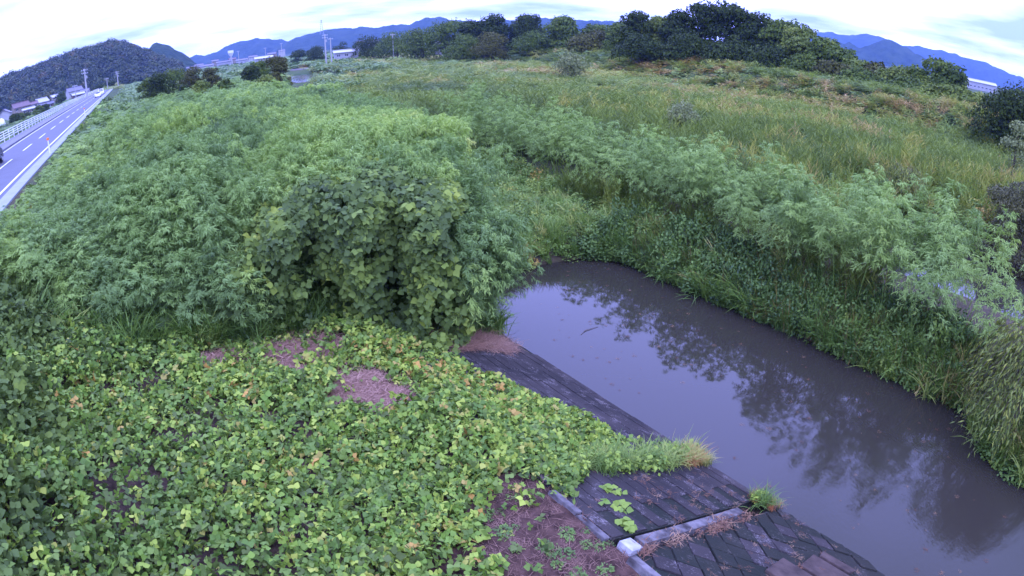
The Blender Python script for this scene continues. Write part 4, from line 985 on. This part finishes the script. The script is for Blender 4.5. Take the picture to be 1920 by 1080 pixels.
# tufts on the block slope
def tuft_obj(name, label, cat, parts, s, t, z):
    x, y = xy(s, t); t_ = thing(name, label, cat, (x, y, z))
    for (pn, sources, k, sp, sc0, sc1, lo, hi, zs) in parts:
        vv, ff, tt_ = [], [], []; o = 0
        for j in range(k):
            sv, sf = sources[j % len(sources)]; a = random.uniform(0, 6.28); ds = min(random.gauss(0, sp[0]), 8.45-s); dt = max(-.3, min(.22, random.gauss(0, sp[1]))); px_, py_ = xy(ds, dt)
            q = random.uniform(sc0, sc1); Mz = np.array(Matrix.Rotation(a, 3, 'Z') @ Matrix.Rotation(random.gauss(0, .22), 3, 'X'))
            v = (sv*q) @ Mz.T+np.array([px_, py_, -ds*.452*(1 if s+ds < 8.6 else .3)+zs]); vv.append(v); ff.append(sf+o); o += len(v); tt_.append(np.full(len(v), random.uniform(lo, hi)))
        link(pn, mesh_np(pn, np.vstack(vv), np.vstack(ff), 3, GRASSG if pn != 'leaves' else HERBG, False, np.concatenate(tt_)), t_)
GRASSG = leafmat('tuft_blade', [(0, (.05, .10, .025)), (.35, (.09, .17, .035)), (.6, (.17, .25, .06)), (.8, (.30, .26, .10)), (.92, (.26, .12, .05)), (1, (.22, .09, .04))], inst=False, trans=.3)
HERBG = leafmat('tuft_leaf', [(0, (.05, .10, .025)), (.5, (.11, .20, .035)), (1, (.22, .32, .05))], inst=False, trans=.3)
tf = [tuft(800+k, 34, .42, .07, .007, .7) for k in range(5)]; hb_ = [herb(820+k, .3, 45, .16, .055, .075) for k in range(3)]; tri = [trifoliate(random) for _ in range(5)]
tuft_obj('grass_mound', 'long mound of green and straw grass spilling down the blocks into the pool', 'grass mound', [('grass', tf, 95, (.85, .13), .7, 1.15, .25, .72, .02), ('leaves', hb_, 34, (.8, .16), .7, 1.1, .3, 1.0, .03)], 6.9, 5.45, slope_z(6.9))
tuft_obj('grass_mound', 'rusty tipped grass tuft at the water end of the long mound', 'grass mound', [('grass', tf, 46, (.22, .16), .6, 1.0, .55, .95, .02)], 8.15, 5.35, slope_z(8.15))
tuft_obj('grass_tuft', 'small tuft of grass and yellow weeds with rusty litter at the corner of the beam', 'grass tuft', [('grass', tf, 11, (.12, .12), .6, 1.1, .1, .55, .0), ('rusty_grass', tf, 26, (.15, .22), .25, .5, .85, 1.0, .0), ('leaves', hb_, 8, (.10, .10), .4, .7, .8, 1.0, .0)], 8.25, 3.62, slope_z(8.25)+.03)
# stray vine leaves on the blocks
for (s, t, lb) in ((4.95, 4.35, 'small green weed rooted between the top blocks'), (5.2, 4.8, 'leafy sprig hanging from the vines onto the blocks'), (4.7, 3.95, 'bright green sprig nearest the white cap stone')):
    tuft_obj('weed', lb, 'weed', [('leaves', [(q[0]*1.0, q[1]) for q in tri], 5, (.08, .08), .8, 1.1, .5, .8, .08)], s, t, slope_z(s))
# floating stick
tag(link('floating_stick', MB().tube([Vector((*xy(10.1, 11.0), ZW+.01)), Vector((*xy(10.35, 11.1), ZW+.02)), Vector((*xy(10.8, 11.05), ZW+.01))], [.008, .012, .005], 5).mesh('floating_stick', BARK)), 'thin brown stick floating near the left bank of the pool', 'stick')

# ================================================================== village, road furniture, vehicles, poles
ROOFP = plain('grey_tile', (.13, .125, .15), .6, .2, 2, .3); ROOFR = plain('red_brown_tile', (.13, .085, .085), .6, .2, 2, .3); ROOFW = plain('pale_metal_roof', (.36, .36, .37), .45, .08, 2); ROOFD = plain('dark_tile', (.09, .09, .11), .6, .2, 2, .3)
WALLW = plain('white_plaster', (.34, .335, .32), .85, .08, 1); WALLC = plain('cream_plaster', (.22, .19, .15), .85, .1, 1); WALLB = plain('brown_boards', (.12, .085, .065), .85, .2, 3); WALLG = plain('grey_wall', (.30, .30, .31), .85, .1, 1)
GLASS = plain('window_glass', (.03, .035, .045), .12, .1, 1, spec=.7); METAL = plain('grey_steel', (.32, .33, .34), .5, .08, 3, metal=.3); CONCP = plain('pole_concrete', (.34, .33, .31), .8, .1, 3)
BLACKR = plain('rubber', (.02, .02, .02), .8, .1, 5); CARW = plain('white_car_paint', (.75, .75, .76), .3, .02, 1, spec=.6); CARD = plain('dark_car_paint', (.022, .026, .034), .3, .05, 1, spec=.6); REDL = plain('red_lamp', (.35, .02, .02), .3, .05, 1); AMB = plain('orange_reflector', (.80, .20, .04), .4, .05, 1); LAMPW = plain('lamp_glass', (.6, .6, .6), .2, .05, 1)
def yaw_at(az): return -R(az)
def house(label, az, d, z, w, dep, h, rise, wall, roof, turn=0.0, nwin=3, group='houses of the village', name='house', cat='house', ov=.5, storeys=1):
    if group == 'houses of the village': w *= .66; dep *= .7; h *= .72; rise *= .7; ov *= .8
    x, y = azd(az, d); t_ = thing(name, label, cat, (x, y, z), yaw_at(az)+turn, group)
    a, b = w/2, dep/2
    mb = MB(); mb.add([(-a,-b,-1.5),(a,-b,-1.5),(a,b,-1.5),(-a,b,-1.5),(-a,-b,h),(a,-b,h),(a,b,h),(-a,b,h),(-a,0,h+rise-.1),(a,0,h+rise-.1)],
        [(0,1,5,4),(1,2,6,9,5),(2,3,7,6),(3,0,4,8,7)]); link('wall', mb.mesh('wall', wall), t_)
    rb = MB(); A = a+ov; B = b+ov; dz = rise/b*ov; th = .22
    rb.add([(-A,-B,h-dz),(A,-B,h-dz),(A,0,h+rise),(-A,0,h+rise),(-A,B,h-dz),(A,B,h-dz),(-A,-B,h-dz+th),(A,-B,h-dz+th),(A,0,h+rise+th),(-A,0,h+rise+th),(-A,B,h-dz+th),(A,B,h-dz+th)],
        [(6,7,8,9),(9,8,11,10),(0,3,2,1),(3,4,5,2),(0,1,7,6),(4,10,11,5),(1,2,8,7),(2,5,11,8),(0,6,9,3),(3,9,10,4)])
    rb.box(-A, A, -.18, .18, h+rise+th-.05, h+rise+th+.22)
    link('roof', rb.mesh('roof', roof), t_)
    wm = MB().box(-.60, .60, -.06, .02, -.50, .50).mesh('window', GLASS); fm_ = MB().box(-.68, .68, -.03, .03, -.60, -.50).box(-.68, .68, -.03, .03, .50, .58).box(-.04, .04, -.09, -.06, -.55, .55).mesh('frame', WHITE)
    for st_ in range(storeys):
        for k in range(nwin):
            wx = -a+(k+.5)*w/nwin; o = link('window', wm, t_, (wx, -b-.01, min(1.3, h*.55)+2.7*st_)); link('frame', fm_, o, (0, -.01, 0))
    return t_
def hz_(az, el, d): return ztop(el, d)
house('largest village house with a broad hipped looking grey tiled roof, next to the roadside pole', -40.3, 400, -.6, 15, 9, 4.2, 3.0, WALLW, ROOFP, .35, 4, storeys=1)
house('low shed with a pinkish pale roof in front of the largest house', -40.0, 365, -1.6, 11, 6, 2.4, 1.2, WALLB, ROOFW, .25, 3)
house('small grey roofed house touching the right side of the largest house', -39.3, 390, -1.0, 8, 7, 2.6, 1.6, WALLG, ROOFP, -.2, 2)
house('small house with a bright roof standing alone between the trees', -42.2, 385, -.4, 7, 6, 2.8, 1.6, WALLC, ROOFW, .5, 2)
house('house with a pale steep roof and a white lean-to', -43.4, 350, -1.3, 10, 7, 3.0, 2.6, WALLW, ROOFW, .5, 3)
house('low house with a reddish roof left of the pale steep one', -44.3, 345, -1.0, 9, 6, 2.6, 1.6, WALLW, ROOFR, .2, 2)
house('wide house with a purple grey roof behind the long shed', -45.4, 320, -.8, 13, 8, 3.0, 2.8, WALLC, ROOFR, .3, 3)
house('long shed with a bright white roof facing the road', -44.7, 285, -2.0, 8.5, 4, 2.4, .7, WALLC, ROOFW, .15, 3)
house('brown boarded house half hidden by bushes', -43.0, 300, -2.0, 10, 6, 2.2, 1.2, WALLB, ROOFD, .1, 2)
house('white gabled house showing its bright end wall', -46.9, 262, -2.2, 5.4, 7, 4.2, 2.0, WALLW, ROOFP, 1.35, 2, storeys=1)
house('house with a purple grey roof cut by the left edge of the picture', -48.3, 270, -2.2, 9, 7, 3.4, 2.2, WALLG, ROOFR, .6, 2)
# tunnel greenhouse
x, y = azd(-48.1, 205); t_ = thing('greenhouse', 'rounded white plastic tunnel greenhouse beside the verge at the left edge', 'greenhouse', (x, y, -2.1), yaw_at(-48)+.5)
mb = MB(); n_ = 12; L_ = 7.0; vs = []
for i in range(2):
    for k in range(n_+1): a = math.pi*k/n_; vs.append((-L_/2+L_*i, 1.9*math.cos(a), 2.3*math.sin(a)**.8))
mb.add(vs, [(k, k+1, n_+2+k, n_+1+k) for k in range(n_)]+[tuple(range(n_, -1, -1)), tuple(range(n_+1, 2*n_+2))])
link('cover', mb.mesh('cover', WHITE), t_)
hoop = MB().tube([(0, 1.93*math.cos(math.pi*k/10), 2.35*math.sin(math.pi*k/10)**.8) for k in range(11)], .04, 4).mesh('hoop', METAL)
for k in range(5): link('hoop', hoop, t_, (-3.3+k*1.65, 0, 0))
V_ = [(-46.2, -.95, 205, 5, TREED, 'dark garden bush right of the greenhouse'), (-45.6, -1.0, 215, 4.5, TREEM, 'green garden bush second from the greenhouse'), (-45.0, -1.1, 225, 4.5, TREED, 'dark clipped bush third from the greenhouse'), (-43.8, -.7, 232, 5.5, TREEM, 'leafy green tree before the brown boarded house'), (-43.1, -.75, 240, 5, TREED, 'dark green tree right of the leafy one by the village'),
 (-41.6, -.1, 330, 8, TREED, 'dark tree between the pale roofed house and the largest house'), (-42.9, .1, 360, 8, TREEB, 'brownish tree behind the lone bright roof'), (-41.0, .05, 440, 10, TREEM, 'tree behind the left corner of the largest house'), (-47.6, -.4, 320, 9, TREED, 'dark tree behind the white gabled house'), (-46.0, .1, 360, 9, TREED, 'dark tree behind the purple grey roof'), (-38.0, -.2, 330, 9, TREED, 'dark roadside tree just past the tall pole'), (-36.9, -.1, 350, 9, TREED, 'dark roadside tree before the small pole')]
for i, (az, el, d, w, mt, lb) in enumerate(V_):
    tree('bush' if 'bush' in lb else 'tree', lb, 'bush' if 'bush' in lb else 'tree', az, el, d, w, mt, seed=600+i, leaf=.5, n=1600, trunk=0.0, lobes=10, group='greenery around the village')
# fence along the footway
fn = thing('railing', 'white four rail pipe railing along the far footway', 'railing', (0, 0, 0))
pm = MB().box(-.04, .04, -.04, .04, .0, 1.12).mesh('post', WHITE)
for t in np.arange(24, 330, 2.0 if False else 3.0):
    s = -14.05+float(roff(t)); x, y = xy(s, float(t)); link('post', pm, fn, (x, y, .11), YAW_T)
for zr in (.38, .62, .86, 1.10):
    mb = MB(); pts = [Vector((*xy(-14.0+float(roff(t)), float(t)), .11+zr)) for t in np.arange(24, 331, 12)]; mb.tube(pts, .045, 4); link('rail', mb.mesh('rail', WHITE), fn)
# utility poles
def pole(label, az, d, ztop_, zb, arms=1, r=.17, tr=True, name='utility_pole', cat='utility pole'):
    x, y = azd(az, d); t_ = thing(name, label, cat, (x, y, zb), yaw_at(az)+.5); h = ztop_-zb
    link('shaft', MB().tube([(0, 0, -.5), (0, 0, h*.5), (0, 0, h)], [r*1.25, r, r*.7], 7).mesh('shaft', CONCP), t_)
    for k in range(arms):
        link('crossarm', MB().box(-1.1, 1.1, -.08, .08, h-.6-k*.9, h-.45-k*.9).mesh('crossarm', METAL), t_)
        for q in (-.95, -.35, .35, .95): link('insulator', MB().tube([(q, 0, h-.45-k*.9), (q, 0, h-.2-k*.9)], [.07, .05], 5).mesh('insulator', WHITE), t_)
    if tr: link('transformer', MB().tube([(.45, 0, h-2.9), (.45, 0, h-2.0)], [.3, .3], 8).mesh('transformer', METAL), t_)
    return t_
pole('tall grey utility pole with a transformer left of the road', -39.15, 190, ztop(1.55, 190), -1.2, 2, .26)
pole('thin short pole beside the tall roadside one', -40.2, 240, ztop(.35, 240), -1.2, 1, .16, False)
pole('utility pole where the road meets the wooded hill', -36.2, 330, ztop(.75, 330), 0, 2, .24)
pole('small pole before the end of the road', -37.2, 300, ztop(.35, 300), 0, 1, .16, False)
pole('taller of the twin poles in front of the blue ridge', -16.85, 215, ztop(1.35, 215), -2.5, 2, .24)
pole('shorter of the twin poles in front of the blue ridge', -16.35, 220, ztop(.95, 220), -2.5, 1, .22, False)
pole('lone pole at the thicket left of the tall woods', -10.6, 235, ztop(.85, 235), -2.5, 1, .18, False)
for az, e, lb in ((-24.9, .75, 'leftmost thin pole over the distant town'), (-22.4, .7, 'thin pole over the distant town left of the white hall'), (-20.9, .95, 'thin pole near the foot of the long blue ridge')):
    pole(lb, az, 420, ztop(e, 420), -1, 1, .2, False)
# lattice tower on the ridge
x, y = azd(-17.1, 1900); zb = 48.0; h = ztop(2.7, 1900)-zb
t_ = thing('transmission_tower', 'steel lattice transmission tower on the blue ridge', 'pylon', (x, y, zb), .3); mb = MB()
def tw(z): return 5*(1-z/h)**1.2+.7
for a, b in ((1,1),(1,-1),(-1,1),(-1,-1)): mb.tube([(a*tw(q*h), b*tw(q*h), q*h) for q in (0, .25, .5, .75, 1)], .5, 4)
link('leg_frame', mb.mesh('leg_frame', METAL), t_); mb = MB()
for q in range(7):
    z0, z1 = h*q/7, h*(q+1)/7
    for a, b, c, d in ((1,1,-1,1),(1,-1,-1,-1),(1,1,1,-1),(-1,1,-1,-1)): mb.tube([(a*tw(z0), b*tw(z0), z0), (c*tw(z1), d*tw(z1), z1)], .2, 3)
link('brace', mb.mesh('brace', METAL), t_)
for q, l in ((.68, 8), (.82, 6.6), (.95, 5)): link('crossarm', MB().tube([(-l, 0, h*q), (0, 0, h*q+.9), (l, 0, h*q)], .3, 4).mesh('crossarm', METAL), t_)
# cars
def car(label, s, t, paint, L=4.2, Wd=1.65, H=1.45, van=False, away=True, group=None):
    x, y = xy(s+float(roff(t)), t); t_ = thing('car', label, 'car', (x, y, .006), YAW_T+(0 if away else math.pi), group)
    a, b = L/2, Wd/2
    if van: prof = [(-a, .35), (-a, 1.0), (-a+.12, H-.08), (-a+.35, H), (a-1.1, H), (a-.45, .98), (a-.05, .85), (a, .35)]
    else: prof = [(-a, .35), (-a+.02, .85), (-a+.35, .95), (-a+.85, H-.08), (-a+1.2, H), (a-1.8, H), (a-1.0, .95), (a-.15, .80), (a, .35)]
    n_ = len(prof); vs = []
    for sgn in (-1, 1):
        for (px_, pz_) in prof: vs.append((px_, sgn*(b if pz_ < 1.0 else b-.16), pz_))
    mb = MB().add(vs, [tuple(range(n_))[::-1], tuple(range(n_, 2*n_))]+[(i, (i+1) % n_, n_+(i+1) % n_, n_+i) for i in range(n_)]); link('body', mb.mesh('body', paint), t_)
    i0 = 2 if van else 3; pr = prof
    def side(sgn):
        zt = H-.10; xs0, xs1 = (-a+.35, a-1.2) if van else (-a+1.0, a-1.55)
        yb = sgn*(b-.03); yt = sgn*(b-.15)
        return MB().add([(xs0-.15, yb, .98), (xs1+.35, yb, .98), (xs1, yt, zt), (xs0+.1, yt, zt), (xs0-.15, yb-sgn*.08, .98), (xs1+.35, yb-sgn*.08, .98), (xs1, yt-sgn*.08, zt), (xs0+.1, yt-sgn*.08, zt)], [(0,1,2,3),(7,6,5,4),(0,4,5,1),(1,5,6,2),(2,6,7,3),(3,7,4,0)]).mesh('window', GLASS)
    for sgn in (-1, 1): link('window', side(sgn), t_)
    xr0, xr1 = (prof[1][0], prof[2][0]) if van else (prof[2][0], prof[3][0]); zr0, zr1 = (1.0, H-.12) if van else (.98, H-.12)
    link('rear_window', MB().box(0, .02, -b+.25, b-.25, 0, math.hypot(xr1-xr0, zr1-zr0), Matrix.Translation((xr0-.035, 0, zr0)) @ Matrix.Rotation(math.atan2(xr1-xr0, zr1-zr0), 4, 'Y')).mesh('rear_window', GLASS), t_)
    xf0, xf1 = (prof[5][0], prof[4][0]) if van else (prof[6][0], prof[5][0])
    link('windscreen', MB().box(-.01, .03, -b+.22, b-.22, .04, math.hypot(xf1-xf0, H-.98)-.06, Matrix.Translation((xf0+.02, 0, .98)) @ Matrix.Rotation(math.atan2(xf1-xf0, H-.98), 4, 'Y')).mesh('windscreen', GLASS), t_)
    wmesh = MB().tube([(0, -.1, 0), (0, .1, 0)], [.30, .30], 12).mesh('wheel', BLACKR); rim = MB().tube([(0, -.115, 0), (0, .115, 0)], [.17, .17], 8).mesh('rim', METAL)
    for wx in (-a+.75, a-.75):
        for sgn in (-1, 1): o = link('wheel', wmesh, t_, (wx, sgn*(b-.09), .30)); link('rim', rim, o)
    for sgn in (-1, 1):
        link('tail_light', MB().box(-a-.03, -a+.05, sgn*(b-.22)-.12, sgn*(b-.22)+.12, .70, .92).mesh('tail_light', REDL), t_)
        link('headlight', MB().box(a-.12, a+.01, sgn*(b-.25)-.15, sgn*(b-.25)+.15, .60, .76).mesh('headlight', LAMPW), t_)
    link('bumper', MB().box(-a-.06, -a+.1, -b+.02, b-.02, .32, .52).mesh('bumper', paint), t_)
car('dark boxy minivan in the far lane at the left edge of the picture', -10.75, 43.6, CARD, 3.5, 1.5, 1.72, True, True)
car('white car on the road, the nearer of the two', -8.2, 178, CARW, 4.4, 1.7, 1.5, False, False, 'white cars on the road')
car('white van just behind the other white car', -8.2, 205, CARW, 4.6, 1.8, 1.9, True, False, 'white cars on the road')
# roadside marker posts
def marker(label, s, t):
    x, y = xy(s, t); o = thing('marker_post', label, 'marker post', (x, y, .02))
    link('post', MB().tube([(0, 0, 0), (0, 0, .85)], [.05, .045], 7).mesh('post', WHITE), o); link('reflector', MB().tube([(0, 0, .86), (0, 0, 1.02)], [.085, .085], 8).mesh('reflector', AMB), o)
marker('white marker post with an orange reflector at the near road edge', -5.95, 41.5)
marker('white marker post farther up the near road edge', -6.3, 82)
# distant town
twn = [(-29.3, 620, .05, 14, 'flat white building first past the wooded hill', WALLW), (-28.6, 650, .15, 12, 'white block second past the wooded hill', WALLW), (-27.9, 600, .0, 18, 'long low white building by the town edge', WALLW), (-27.1, 700, .3, 10, 'small pale block in the left of the town', WALLC), (-26.3, 640, .1, 20, 'long pale hall in the middle of the town', WALLG), (-25.5, 680, .25, 10, 'red roofed house in the distant town', WALLC),
 (-24.6, 620, .05, 16, 'wide grey building in the distant town', WALLG), (-23.6, 660, .2, 12, 'pale house right of the wide grey building', WALLW), (-21.8, 640, .25, 12, 'small house behind the white hall', WALLC), (-20.9, 700, .4, 9, 'small white house near the long ridge', WALLW)]
for i, (az, d, el, w, lb, wl) in enumerate(twn):
    house(lb, az, d, -2, w*.72, 7, ztop(el-.1, d)+2-1.2, 1.2, wl, ROOFR if 'red' in lb else ROOFP, .2*math.sin(i*3), 3, 'buildings of the distant town', 'building', 'building')
house('long low hall with a bright white roof over the far meadow', -22.6, 380, -1.5, 11, 6, ztop(-.1, 380)+1.5-1.0, 1.0, WALLG, ROOFW, .1, 4, None, 'hall', 'hall')
house('white house on the slope right of the lattice tower', -13.6, 520, 3.0, 6, 5, 2.6, 1.5, WALLW, ROOFP, .2, 3, 'white houses under the ridge')
house('wider white house right of the first one under the ridge', -12.4, 500, 3.0, 8, 6, 2.4, 1.6, WALLW, ROOFP, -.1, 4, 'white houses under the ridge')
house('pale roofed shed on the far edge of the field by the twin poles', -15.0, 260, -1.2, 10, 5, ztop(-.35, 260)+1.2-.8, .8, WALLG, ROOFW, .1, 3, None, 'shed', 'shed')
house('small pale shed under the trees of the tall group', -5.9, 205, .2, 6, 4, 2.0, .6, WALLG, ROOFW, .1, 2, None, 'shed', 'shed')
# white water tower above the town
x, y = azd(-25.6, 640); t_ = thing('water_tower', 'white goblet shaped water tower above the distant town', 'water tower', (x, y, -2))
link('stem', MB().tube([(0, 0, 0), (0, 0, ztop(.35, 640)+2)], [1.4, 1.0], 10).mesh('stem', WALLW), t_)
hh_ = ztop(.32, 640)+2; link('tank', MB().tube([(0, 0, hh_), (0, 0, hh_+3.5), (0, 0, hh_+6)], [1.2, 3.0, 2.9], 14).mesh('tank', WHITE), t_)
# long building on the right
house('very long low white building beneath the mountains on the right', 43.0, 430, -1.5, 34, 9, 4.2, 1.4, WALLW, ROOFW, .25, 12, None, 'warehouse', 'warehouse')
house('tiny pale house among the trees under the blue hills', 30.8, 300, 1.5, 8, 6, 2.6, 1.6, WALLW, ROOFP, .2, 2, None)
# mud bank by the far bend of the river
mb = MB(); vs = []; nn_ = 16
for i in range(nn_+1):
    for j in range(4):
        a = -20.3+2.2*i/nn_; dd_ = 214+j*5; x, y = azd(a, dd_); vs.append((x, y, (-4.2, -3.2, -2.7, -3.4)[j]+.2*float(vnoise(i*.9, j*3.1))*(j > 0)))
mb.add(vs, [(i*4+j, (i+1)*4+j, (i+1)*4+j+1, i*4+j+1) for i in range(nn_) for j in range(3)])
tag(link('mud_bank', mb.mesh('mud_bank', MUD, True)), 'dark bare mud bank across the far bend of the river', kind='structure')
